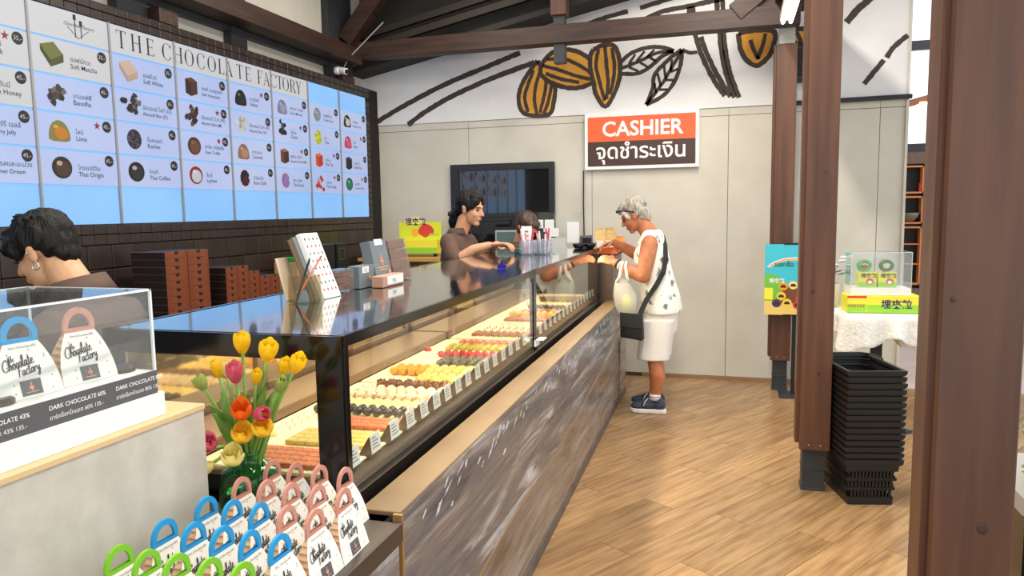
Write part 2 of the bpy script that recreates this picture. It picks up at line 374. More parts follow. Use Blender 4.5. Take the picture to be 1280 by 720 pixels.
# (x, z) points measured on the wall
def mural():
    S = stroke
    px = lambda x, z: (x, z)
    S([px(-3.524, 2.389), px(-3.255, 2.524), px(-2.994, 2.640), px(-2.697, 2.759), px(-2.327, 2.877), px(-1.931, 3.002)], .035)
    S([px(-3.087, 2.399), px(-2.913, 2.506), px(-2.659, 2.629), px(-2.330, 2.751), px(-2.090, 2.824), px(-1.794, 2.905)], .035)
    def pod(outline, ribs, w=.03):
        pts = [px(*p) for p in outline]
        sm = []
        k = len(pts)
        for i in range(k):
            p0, p1, p2, p3 = pts[i-1], pts[i], pts[(i+1) % k], pts[(i+2) % k]
            for t in (0, .25, .5, .75): sm.append(tuple(.5*((2*p1[c])+(-p0[c]+p2[c])*t+(2*p0[c]-5*p1[c]+4*p2[c]-p3[c])*t*t+(-p0[c]+3*p1[c]-3*p2[c]+p3[c])*t**3) for c in (0, 1)))
        MB().flat([(a, YM-.0005-pod.k*.0008, b) for a, b in sm][::-1]).build('cocoa_pod', m_pod, wb)
        yy = YM-.0009-pod.k*.0008
        S(pts+[pts[0]], w, y=yy, name='mural_line')
        for r in ribs: S([px(*p) for p in r], w*.8, y=yy, name='mural_line')
        pod.k += 1
    pod.k = 0
    pod([(-1.763, 2.917), (-1.857, 2.808), (-1.936, 2.668), (-1.946, 2.536), (-1.877, 2.437), (-1.662, 2.426), (-1.615, 2.532), (-1.598, 2.662), (-1.628, 2.735), (-1.703, 2.827)],
        [[(-1.802, 2.834), (-1.858, 2.707), (-1.891, 2.592), (-1.861, 2.458)], [(-1.741, 2.815), (-1.781, 2.702), (-1.798, 2.572), (-1.777, 2.439)], [(-1.681, 2.753), (-1.698, 2.624), (-1.746, 2.445)], [(-1.628, 2.707), (-1.660, 2.564), (-1.708, 2.436)]])
    pod([(-1.717, 2.900), (-1.625, 2.979), (-1.490, 2.997), (-1.364, 2.960), (-1.254, 2.881), (-1.218, 2.808), (-1.226, 2.709), (-1.329, 2.659), (-1.463, 2.653), (-1.628, 2.707), (-1.734, 2.800)],
        [[(-1.671, 2.925), (-1.513, 2.914), (-1.365, 2.846), (-1.240, 2.753)], [(-1.718, 2.871), (-1.552, 2.817), (-1.403, 2.757), (-1.270, 2.719)], [(-1.688, 2.797), (-1.537, 2.737), (-1.373, 2.698)]])
    pod([(-1.239, 2.978), (-1.145, 3.013), (-1.051, 2.992), (-1.008, 2.891), (-1.001, 2.751), (-1.037, 2.613), (-1.110, 2.483), (-1.154, 2.478), (-1.219, 2.581), (-1.241, 2.682), (-1.269, 2.811), (-1.269, 2.924)],
        [[(-1.196, 2.975), (-1.218, 2.836), (-1.182, 2.678), (-1.139, 2.520)], [(-1.138, 2.999), (-1.123, 2.844), (-1.109, 2.674), (-1.124, 2.533)], [(-1.073, 2.980), (-1.051, 2.824), (-1.066, 2.671), (-1.095, 2.574)]])
    pod([(0.010, 3.017), (0.146, 3.032), (0.300, 3.006), (0.290, 2.876), (0.241, 2.787), (0.165, 2.739), (0.086, 2.785), (0.032, 2.882)], [[(0.109, 2.956), (0.136, 2.874), (0.176, 2.792)], [(0.230, 2.999), (0.207, 2.895), (0.170, 2.792)]])
    pod([(0.408, 2.997), (0.502, 3.015), (0.565, 2.984), (0.580, 2.879), (0.543, 2.876), (0.480, 2.894), (0.428, 2.943)], [[(0.477, 2.991), (0.517, 2.897)]])
    # leaves
    def leaf(edge1, edge2, mid, veins):
        S([px(*p) for p in edge1], .026); S([px(*p) for p in edge2], .026); S([px(*p) for p in mid], .022)
        for v in veins: S([px(*p) for p in v], .016)
    leaf([(-0.994, 2.848), (-0.894, 2.925), (-0.739, 2.961), (-0.600, 2.944), (-0.531, 2.911)], [(-0.994, 2.751), (-0.851, 2.741), (-0.739, 2.789), (-0.627, 2.877), (-0.531, 2.911)], [(-0.994, 2.793), (-0.823, 2.850), (-0.669, 2.908), (-0.531, 2.911)],
         [[(-0.922, 2.829), (-0.866, 2.909)], [(-0.851, 2.852), (-0.781, 2.930)], [(-0.767, 2.874), (-0.697, 2.937)], [(-0.922, 2.802), (-0.837, 2.761)], [(-0.823, 2.836), (-0.753, 2.790)], [(-0.739, 2.872), (-0.683, 2.840)]])
    leaf([(-0.766, 2.464), (-0.710, 2.607), (-0.696, 2.717), (-0.586, 2.833), (-0.463, 2.920)], [(-0.766, 2.464), (-0.625, 2.532), (-0.529, 2.637), (-0.475, 2.771), (-0.456, 2.905)], [(-0.766, 2.464), (-0.626, 2.643), (-0.544, 2.775), (-0.456, 2.919)],
         [[(-0.682, 2.563), (-0.696, 2.648)], [(-0.640, 2.616), (-0.668, 2.729)], [(-0.599, 2.683), (-0.613, 2.794)], [(-0.557, 2.749), (-0.544, 2.844)], [(-0.654, 2.589), (-0.584, 2.585)], [(-0.598, 2.669), (-0.529, 2.664)], [(-0.557, 2.735), (-0.489, 2.758)]])
    S([px(-0.456, 2.919), px(-0.394, 2.887), px(-0.327, 2.889)], .022)
    # stems
    S([px(-0.355, 3.060), px(-0.300, 2.880), px(-0.203, 2.671), px(-0.094, 2.501)], .03); S([px(-0.301, 3.015), px(-0.246, 2.863), px(-0.150, 2.667), px(-0.047, 2.492)], .03)
    S([px(-0.148, 3.083), px(-0.126, 2.867), px(-0.083, 2.676), px(-0.014, 2.483)], .03); S([px(-0.115, 3.067), px(-0.086, 2.837), px(-0.043, 2.660), px(0.025, 2.481)], .03)
    S([px(-0.391, 3.278), px(-0.370, 3.155)], .05); S([px(-0.171, 3.311), px(-0.163, 3.191)], .03); S([px(-0.125, 3.306), px(-0.117, 3.200)], .03)
    S([px(-1.326, 3.196), px(-1.130, 3.249), px(-0.930, 3.286)], .03); S([px(-0.824, 3.304), px(-0.651, 3.342), px(-0.514, 3.370)], .03); S([px(-0.782, 3.205), px(-0.616, 3.258), px(-0.411, 3.280), px(-0.112, 3.318)], .03)
    S([px(0.857, 3.036), px(0.938, 3.131), px(1.019, 3.199), px(1.065, 3.244)], .04); S([px(1.005, 2.533), px(1.085, 2.637), px(1.148, 2.715)], .03); S([px(1.165, 2.733), px(1.221, 2.817), px(1.317, 2.897)], .03)
mural()

# ---- low dark soffit at the back bay and its rafters
def slope(x0, x1, y0, y1, dz, th, name, m, parent=None):
    return MB().prism([(x0, RK(x0)+dz), (x1, RK(x1)+dz), (x1, RK(x1)+dz+th), (x0, RK(x0)+dz+th)], lambda a, b, t: (a, t, b), y0, y1).build(name, m, parent)
gi = MB().prism([(-3.66, RK(-3.66)), (1.33, RK(1.33)), (1.33, 4.0), (-3.66, 4.0)], lambda a, b, t: (a, t, b), YB-.03, YB+.012).build('gable_infill', m_soffit, wb)
sof = slope(-3.66, 1.3, 6.45, YB-.031, .0, .05, 'ceiling_back_bay', m_soffit); structure(sof)
for k, (y, d) in enumerate(((6.46, .17), (6.52, .30))):
    slope(-3.5, 1.3, y, y+.05, d, .06, 'rafter', mat('brown_rafter', (46, 38, 31), .7), sof)
# ---- main roof and high left wall
ceil = structure(MB().box(-3.7, 2.4, -2.3, 6.9, CEIL_Z, CEIL_Z+.1).build('ceiling', m_soffit))
for i, (x, y, e) in enumerate(LAMPS):
    t = thing('ceiling_lamp', ['first ceiling lamp over the aisle near the entrance', 'second ceiling lamp over the aisle', 'third ceiling lamp over the aisle near the mural', 'ceiling lamp over the staff area by the entrance', 'ceiling lamp over the middle of the staff area', 'ceiling lamp over the staff area by the dark window'][i], 'lamp', (x, y, CEIL_Z), 0, 'linear ceiling lamps')
    MB().box(-.08, .08, -.63, .63, -.07, 0).build('housing', m_lsteel, t); MB().box(-.065, .065, -.61, .61, -.078, -.07).build('diffuser', mat('lamp_diffuser', (255, 244, 226), .5, emit=2), t)
wl = structure(MB().box(-3.72, -3.56, -2.3, YB+.13, 2.74, 4.0).build('wall_left_upper', m_wall))
for y in (1.3, 2.5, 3.7, 4.9): MB().box(-3.5605, -3.558, y, y+.006, 2.74, 4.0).build('seam', m_seam, wl)
wall_l = structure(MB().box(-3.72, -3.412, -2.3, YB+.02, 0, 2.735).build('wall_left', m_grout))
# tiles: two small courses on top and below the board, large ones underneath
XT = -3.40
ts = MB().box(0, .012, .002, .083, .002, .056).mesh('tile', m_tile, bevel=.003)
tl = MB().box(0, .012, .002, .166, .002, .131).mesh('tile', m_tile, bevel=.004)
YE = 6.572
def tile_row(me, w, z, y0, y1):
    y = y1-w
    while y > y0: obj('tile', me, wall_l, (XT-.012, y, z)); y -= w
tt = MB().box(0, .012, .002, .083, .0015, .0465).mesh("tile", m_tile, bevel=.003)
for z in (2.640, 2.688): tile_row(tt, .085, z, 2.6, YE)
for z in (1.448, 1.390): tile_row(ts, .085, z, 2.1, YE)
for k in range(4): tile_row(tl, .1685, 1.255-.135*k, 2.2-.2*0, YE)
for z in [1.506+.058*k for k in range(19)]: obj('tile', ts, wall_l, (XT-.012, YE-.085, z))
MB().box(XT-.012, XT-.001, -2.2, 2.1, 1.39, 1.5).box(XT-.012, XT-.001, -2.2, 2.2, .2, 1.385).box(XT-.012, XT-.001, -2.2, 2.6, 2.64, 2.735).box(XT-.012, XT-.002, -2.2, YE, .0, .845).build('tile_run', m_tile, wall_l)
# timber wall beam, steel channel, steel posts above the tiles
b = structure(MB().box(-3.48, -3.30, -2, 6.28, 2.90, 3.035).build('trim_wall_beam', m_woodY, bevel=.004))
b = structure(MB().box(-3.555, -3.50, -2, 6.3, 2.862, 2.975).build('trim_steel_channel', m_steel))
for k, (y0, y1) in enumerate(((6.02, 6.44), (4.66, 4.84), (3.62, 3.86))):
    structure(MB().box(-3.555, -3.49, y0, y1, 2.737, 3.95).build('trim_steel_post', m_steel))
t = tag(MB().box(-3.555, -3.40, 3.86, 4.02, 2.737, 2.83).build('timber_block', m_woodX, bevel=.003), 'short dark timber block on top of the tiled wall', 'wood block')
tag(MB().box(-3.555, -3.40, 6.1, 6.3, 2.737, 2.79).build('timber_block', m_woodX, bevel=.003), 'dark timber block under the end of the wall beam', 'wood block')
# ---- truss: tie beam, king post, braces
tr = thing('roof_truss', 'dark stained timber roof truss crossing in front of the mural', 'truss', (0, 6.35, 2.955))
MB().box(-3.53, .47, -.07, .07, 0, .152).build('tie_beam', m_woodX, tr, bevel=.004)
MB().box(-1.5, -1.405, -.045, .045, -.16, .9).build('king_post', m_steel, tr)
MB().box(-1.52, -1.385, -.075, .06, .23, .95).build('post_cladding', m_wood, tr, bevel=.004)
def beam(p, q, w, d, name, m, parent):
    p = Vector(p); q = Vector(q); dx = (q-p).normalized(); n = Vector((-dx.z, 0, dx.x))
    vs = []
    for e in (p, q):
        for a, b2 in ((-1, -1), (1, -1), (1, 1), (-1, 1)): vs.append(e+n*a*w/2+Vector((0, b2*d/2, 0)))
    return MB().add(vs, [(0, 1, 2, 3), (7, 6, 5, 4), (0, 4, 5, 1), (1, 5, 6, 2), (2, 6, 7, 3), (3, 7, 4, 0)]).build(name, m, parent, bevel=.004, fixn=True)
beam((-3.44, -.1, .16), (-2.75, -.1, .95), .15, .12, 'brace', m_woodX, tr)
beam((-.02, -.02, .12), (.75, -.02, .72), .15, .12, 'brace', m_woodX, tr)
beam((.02, .0, .2), (.5, .0, .2), .18, .1, 'gusset', m_woodX, tr)
tag(MB().tube([(-3.40, 6.1, 2.85), (-3.33, 6.08, 2.93), (-3.0, 6.12, 3.22)], .005, 6).build('cable', m_lsteel), 'thin white cable running up from the wall camera', 'cable')
# ---- pillars
def pillar(label, x, y, top, base=.235, w=.155, cap=None, lip=.02, knots=()):
    t = thing('timber_pillar', label, 'pillar', (x, y, 0), 0, 'timber pillars')
    MB().box(-.057, .057, -.05, .06, 0, (cap or top)).build('steel_core', m_steel, t)
    MB().box(-.062, .062, -.055, .065, .0, .012).box(-.06, .06, -.053, .063, .115, .125).build('steel_base', m_steel, t, bevel=.001)
    MB().box(-w/2, w/2, -.088, -.062, base, top).build('front_board', m_wood, t, bevel=.003)
    MB().box(-w/2, w/2, .066, .09, base, top).build('rear_board', m_wood, t, bevel=.003)
    for sx in (-1, 1): MB().box(*sorted((sx*(w/2-.02), sx*(w/2+(lip if sx < 0 else -.004)))), -.06, .03, base+.03, top).build('side_board', m_wood, t, bevel=.003)
    for kx, kz, kr in knots: MB().lathe([(kr, 0), (kr*.5, .001)], (kx, -.0885, kz), 14, Matrix.Rotation(R(90), 4, 'X') @ Matrix.Diagonal((1, 1.25, 1, 1))).build('knot', mat('dark_knot', (48, 27, 20), .5, rgb2=(72, 42, 30), scale=150), t)
    sc = MB()
    for sx in (-.03, .03): sc.lathe([(.004, 0), (.004, .002)], (sx, -.0885, base+.03), 8, Matrix.Rotation(R(90), 4, 'X'))
    sc.build('screw', m_lsteel, t)
    return t
pillar('slim dark timber pillar standing in front of the cream back wall', .386, 6.53, 2.84, .26, .157, 3.1)
pillar('dark timber pillar between the back wall and the stack of baskets', .432, 4.235, 3.95, .235, knots=((-.03, 1.10, .011), (.02, 1.72, .008), (.01, .66, .009)))
pillar('large near timber pillar at the right edge of the view', .4455, 1.638, 3.95, .235, .139, lip=.012, knots=((.018, .93, .010), (-.05, 1.37, .005)))
MB_core = MB().box(.325, .445, 6.44, 6.47, 2.84, 2.965).build('steel_collar', m_lsteel)
MB_core.parent = [o for o in bpy.data.objects if o.name == 'timber_pillar'][0]; MB_core.location = (-.386, -6.53, 0)
# LED tubes running from the slim pillar towards the front
lt = thing('tube_light', 'pair of glowing LED tubes fixed above the slim timber pillar', 'lamp', (.36, 5.2, 2.93))
m_led = mat('led_tube', (255, 246, 225), .4, emit=9)
MB().box(-.05, .05, -.9, .95, .02, .07).build('housing', m_lsteel, lt)
for s in (-.028, .028): MB().tube([(s, -.88, .005), (s, .93, .005)], .014, 10).build('tube', m_led, lt, smooth=True)
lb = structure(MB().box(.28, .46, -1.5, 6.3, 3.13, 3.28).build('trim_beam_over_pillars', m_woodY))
# ---- next room on the right: dark window wall and shelving
wf = structure(MB().box(1.2, 3.2, 9.2, 9.3, 0, 2.12).box(1.2, 3.2, 9.2, 9.3, 4.05, 4.5).build('wall_next_room', mat('brown_panelling', (96, 76, 66), .5, rgb2=(110, 88, 76), scale=5, stretch=(9, 9, .6))))
wn = structure(MB().box(1.2, 3.2, 9.21, 9.27, 2.12, 2.21).box(1.2, 3.2, 9.21, 9.27, 3.22, 3.32).box(1.2, 1.26, 9.21, 9.27, 2.2, 4.05).box(3.14, 3.2, 9.21, 9.27, 2.2, 4.05).build('window_1', m_steel))
MB().box(1.26, 3.14, 9.235, 9.241, 2.21, 3.22).build('pane', m_glass, wn); MB().box(1.26, 3.14, 9.235, 9.241, 3.32, 4.05).build('pane', m_glass, wn)
cb = thing('shelving_cabinet', 'dark brown shelving cabinet with orange-lit openings beyond the wall', 'cabinet', (1.75, 9.03, 0))
m_cab = MATS['brown_panelling']; m_lit = mat('painted_orange_light', (206, 128, 70), .5)  # m_lit: orange light on the opening edges, put into the colour
MB().box(-.35, .55, -.02, .14, 0, .62).box(.22, .55, -.02, .14, .62, 2.1).box(-.35, .22, -.02, .14, 1.98, 2.1).box(-.35, .22, .12, .14, .62, 1.98).build('carcass', m_cab, cb)
for z0, z1 in ((.66, 1.30), (1.33, 1.63), (1.66, 1.96)):
    f = MB()
    for q in ((-.35, .22, z0, z0+.018), (-.35, .22, z1-.018, z1), (.2, .22, z0, z1)): f.box(q[0], q[1], -.03, .1, q[2], q[3])
    f.build('lit_frame', m_lit, cb)
    MB().box(-.35, .2, .1, .12, z0, z1).build('back_panel', m_blackm, cb)
for z in (.88, 1.1): MB().box(-.35, .2, -.01, .1, z, z+.012).build('shelf', m_lit, cb)
tag(MB().box(1.93, 1.98, 9.03, 9.08, 1.68, 1.77).build('red_packet', mat('red_card', (220, 60, 60), .5), bevel=.003), 'small red packet on the top shelf of the far cabinet', 'packet')
tag(MB().lathe([(.05, 0), (.1, .06), (.11, .1), (.1, .1), (.05, .02)], (1.84, 9.06, 1.35), 14).build('glass_bowl', mat('smoked_glass', (110, 96, 84), .1), smooth=True), 'smoky glass bowl on the middle shelf of the far cabinet', 'bowl')
br = thing('spotlight_rail', 'sloping rail with three glowing spotlights seen in the window beyond', 'light rail', (2.0, 9.16, 2.62))
MB().box(-.55, .6, -.04, .04, .03, .1, Matrix.Rotation(R(-14), 4, 'Y')).build('rail', mat('timber_rail', (150, 96, 66), .5), br)
for x in (-.25, -.05, .15):
    p = Matrix.Rotation(R(-14), 4, 'Y') @ Vector((x, 0, .02)); MB().lathe([(.05, -.02), (.055, .02)], p, 12).build('spot', mat('spot_glow', (255, 226, 170), .5, emit=5), br)
# ================================================================== MENU BOARD (backlit)
m_panel = mat('backlit_blue_panel', (132, 186, 246), .3, emit=.66, rgb2=(146, 200, 250), scale=1.2)
m_card = mat('backlit_print_card', (176, 192, 236), .35, emit=.56, rgb2=(192, 204, 240), scale=1.5)
m_header = mat('backlit_header_card', (206, 208, 214), .4, emit=.5, rgb2=(214, 214, 218), scale=1.5)
m_mull = mat('board_mullion', (150, 150, 152), .5, metal=.3)
XL = -3.395
CW = .507
SE = [6.49-CW*k for k in range(11)]           # column joints, right to left
ROWS = [2.475, 2.285, 2.095, 1.905, 1.715]
board = thing('menu_board', 'long backlit chocolate menu board on the tiled left wall', 'menu board', (-3.412, 4.0, 1.5))
OFF = Vector((3.412, -4.0, -1.5))
def bpart(mb, name, m, parent=board, **k):
    mb.v = [tuple(Vector(p)+OFF) for p in mb.v]; return mb.build(name, m, parent, **k)
bpart(MB().box(-3.411, -3.402, SE[-1], 6.49, 1.508, 2.637), 'light_box', m_panel)
for y in SE[1:10]: bpart(MB().box(-3.401, -3.388, y-.006, y+.006, 1.508, 2.637), 'mullion', m_mull)
def picture(kind, cols, cy, cz, parent, s=1.0):
    """flat printed picture of one chocolate"""
    m = [mat('print_%d_%d_%d' % c, c, .5, emit=.35) for c in cols]
    mb = MB(); X = XL+.0015
    rnd = random.Random(int(cy*1000)+int(cz*100))
    P = lambda pts, dx=0: mb.flat([(X+dx, cy+a*s, cz+b*s) for a, b in pts])
    el = lambda a, b, ra, rb, n=20: [(a+ra*math.cos(2*math.pi*i/n), b+rb*math.sin(2*math.pi*i/n)) for i in range(n)]
    if kind == 'block':
        P([(-.075, .02), (-.02, -.055), (-.02, -.02), (-.075, .05)][::1]); mb.cur = 1
        P([(-.02, -.055), (.06, -.02), (.06, .02), (-.02, -.02)]); mb.cur = 2
        P([(-.075, .05), (-.02, -.02), (.06, .02), (.005, .075)])
    elif kind == 'cube':
        P([(-.05, -.045), (.0, -.06), (.0, .03), (-.05, .045)]); mb.cur = 1
        P([(.0, -.06), (.06, -.04), (.06, .04), (.0, .03)]); mb.cur = 2
        P([(-.05, .045), (.0, .03), (.06, .04), (.01, .06)])
    elif kind == 'dome':
        P(el(0, 0, .062, .058)); mb.cur = 1; P(el(.004, -.006, .046, .042), .0005); mb.cur = 2; P(el(-.015, .022, .018, .013), .001)
    elif kind == 'half':
        P([(-.065, -.045)]+[(.065*-math.cos(t*math.pi/14), -.03+.085*math.sin(t*math.pi/14)) for t in range(15)]+[(.065, -.045), (.04, -.055), (-.04, -.055)]); mb.cur = 1
        P(el(.012, -.012, .04, .032), .0005); mb.cur = 2; P(el(-.02, .02, .016, .01), .001)
    elif kind == 'cluster':
        for i in range(16):
            mb.cur = rnd.choice((0, 0, 1, 2)); a, b = rnd.gauss(0, .026), rnd.gauss(0, .026)
            P([(a+rnd.uniform(.012, .028)*math.cos(t), b+rnd.uniform(.012, .028)*math.sin(t)) for t in [k*math.pi/3 for k in range(6)]], .0002*i)
    elif kind == 'speckle':
        P(el(0, 0, .055, .058)); 
        for i in range(42):
            mb.cur = rnd.choice((1, 2)); t = rnd.uniform(0, 6.28); q = rnd.uniform(0, .9)**.5*.054; P(el(q*math.cos(t), q*math.sin(t), .005, .005, 6), .0005)
    elif kind == 'berry':
        for i in range(11):
            mb.cur = rnd.choice((0, 1, 2)); t = i*.58; q = (.0 if i == 0 else .034); P(el(q*math.cos(t), q*math.sin(t)*1.15, .021, .021, 12), .0002*i)
    return bpart(mb, 'printed_chocolate', m, parent)
def badge(cy, cz, parent, price, star):
    bpart(MB().flat([(XL+.0015, cy+.031*math.cos(t*.2618), cz+.031*math.sin(t*.2618)) for t in range(24)]), 'price_badge', m_ink2, parent)
    letters(price, .03, m_wprint, Vector((XL+.003, cy-.024, cz-.010))+OFF, FX, parent)
    if star:
        pts = [(cy-.066+(.024 if k % 2 == 0 else .0095)*math.sin(k*math.pi/5), cz+(.024 if k % 2 == 0 else .0095)*math.cos(k*math.pi/5)) for k in range(10)]
        bpart(MB().flat([(XL+.0015, a, b) for a, b in pts][::-1]), 'star', m_redp, parent)
m_ink2 = mat('menu_black_ink', (24, 24, 30), .5); m_wprint = mat('menu_white_print', (235, 235, 240), .5, emit=.3); m_redp = mat('menu_red_print', (186, 34, 48), .5, emit=.2)
DK, BR, WH = ((22, 18, 18), (48, 38, 36), (120, 110, 110)), ((52, 26, 20), (84, 46, 34), (104, 62, 46)), ((190, 160, 146), (206, 176, 158), (222, 196, 178))
MENU = [ # columns left to right, starting with the one cut by the photo's left edge
 [('dome', DK, 'ซอฟมิลค์', 'Soft Milk', '35.-', 1), ('half', ((230, 200, 90), (240, 214, 120), (250, 236, 180)), 'เลม่อนฮันนี่', 'Lemon Honey', '45.-', 0), ('dome', ((120, 20, 40), (170, 40, 60), (220, 120, 130)), 'ราสเบอร์รี่ เจลลี่', 'Raspberry Jelly', '45.-', 0), ('dome', ((200, 120, 40), (226, 160, 60), (246, 210, 140)), 'เสาวรสและมะม่วง', 'Summer Dream', '45.-', 0)],
 [('block', ((66, 72, 32), (84, 92, 42), (122, 130, 58)), 'ซอฟมัทฉะ', 'Soft Matcha', '35.-', 0), ('cluster', ((46, 36, 36), (74, 60, 58), (120, 106, 106)), 'บานอฟฟี่', 'Banoffie', '45.-', 0), ('half', ((150, 140, 70), (220, 140, 34), (240, 180, 60)), 'ไลม์', 'Lime', '45.-', 1), ('dome', ((44, 32, 30), (84, 58, 48), (214, 180, 150)), 'ไทยออริจิน', 'Thai Origin', '45.-', 0)],
 [('block', WH, 'ซอฟไวท์', 'Soft White', '35.-', 0), ('cluster', DK, 'อัลมอนด์ ไบท์ (D)', 'Almond Bite (D)', '35.-', 0), ('speckle', ((40, 34, 44), (130, 120, 134), (90, 84, 100)), 'ร็อคเชอร์', 'Rocher', '45.-', 0), ('dome', ((20, 20, 24), (44, 44, 50), (190, 190, 196)), 'ไทยที', 'Thai Coffee', '45.-', 0)],
 [('cube', BR, 'ซอฟ เวเนซูเอล่า', 'Soft Venezuela', '35.-', 0), ('cluster', ((70, 40, 32), (110, 70, 56), (40, 26, 24)), 'อัลมอนด์ ไบท์ (M)', 'Almond Bite (M)', '35.-', 1), ('dome', ((84, 50, 40), (120, 76, 58), (146, 100, 80)), 'ดาร์ค ทรัฟเฟิล', 'Dark Truffle', '45.-', 1), ('dome', ((150, 40, 44), (214, 222, 232), (240, 244, 250)), 'ลิ้นจี่', 'Lychee', '45.-', 0)],
 [('half', ((18, 18, 22), (34, 34, 40), (110, 110, 100)), 'กาแล็คซี่', 'Galaxy', '45.-', 1), ('cluster', ((220, 218, 214), (180, 176, 174), (236, 234, 230)), 'อัลมอนด์ ไบท์ (W)', 'Almond Bite (W)', '35.-', 0), ('half', ((160, 120, 92), (190, 150, 118), (214, 184, 154)), 'คาราเมล', 'Caramel', '45.-', 0), ('berry', ((50, 16, 30), (84, 30, 46), (34, 14, 22)), 'ดำร็อคโก', 'Rum Chilli', '45.-', 0)],
 [('half', ((140, 140, 176), (170, 170, 204), (200, 200, 226)), 'แกรนด์ มาเนีย', 'Grand Marnier', '45.-', 0), ('cluster', ((20, 46, 44), (30, 30, 40), (60, 96, 90)), 'โอโซน', 'Ozone', '45.-', 1), ('cube', ((116, 62, 46), (70, 40, 36), (176, 110, 84)), 'ซุพรีม ดาร์ค', 'Supreme Dark 80%', '45.-', 1), ('berry', ((176, 140, 200), (200, 164, 216), (160, 122, 190)), 'ไทย รอยัล', 'Thai Royal', '45.-', 0)],
 [('speckle', ((150, 160, 176), (220, 226, 234), (90, 96, 110)), 'คอฟฟี่ นัท', 'Coffee Nutty', '45.-', 0), ('berry', ((214, 226, 30), (190, 206, 20), (232, 240, 90)), 'ยูสุ', 'Yuzu', '45.-', 0), ('cube', ((226, 84, 34), (206, 60, 40), (244, 140, 60)), 'ชาไทย', 'Thai Tea', '45.-', 1), ('cluster', ((214, 40, 40), (190, 214, 240), (226, 90, 80)), 'มะม่วง', 'Thai Crispy', '45.-', 1)],
 [('half', ((40, 44, 60), (230, 226, 190), (240, 214, 90)), 'เสาวรส', 'Passion Fruit', '45.-', 0), ('half', ((226, 60, 110), (240, 96, 140), (248, 160, 190)), 'โรส', 'Rose', '45.-', 1), ('cube', ((30, 36, 56), (20, 24, 40), (56, 64, 90)), 'ดาร์ค ซี', 'Deep Sea', '45.-', 0), ('dome', ((14, 90, 70), (24, 140, 100), (130, 210, 180)), 'มะพร้าว', 'Coconut Lime', '45.-', 1)],
]
for c in range(8):
    y1 = SE[7-c]; y0 = y1-CW
    hd = c < 6
    if hd: bpart(MB().box(-3.3999, XL, y0+.008, y1-.008, 2.481, 2.634), 'header_card', m_header)
    for r in range(4):
        z1, z0 = ROWS[r], ROWS[r+1]
        k, cols, th, en, price, star = MENU[c][r]
        card = bpart(MB().box(-3.3999, XL, y0+.008, y1-.008, z0+.007, z1-.007), 'menu_card', m_card if (r+c) > 1 else m_header)
        picture(k, cols, y0+.135, (z0+z1)/2, card)
        w = len(en)
        tx = y0+.235 if w < 15 else y0+.215
        letters(th, .034, m_ink2, Vector((XL+.0015, tx, z0+.088))+OFF, FX, card)
        letters(en, .036 if w < 12 else .030, m_ink2, Vector((XL+.0015, tx, z0+.052))+OFF, FX, card, bold=.004)
        badge(y1-.062, z1-.045, card, price, star)
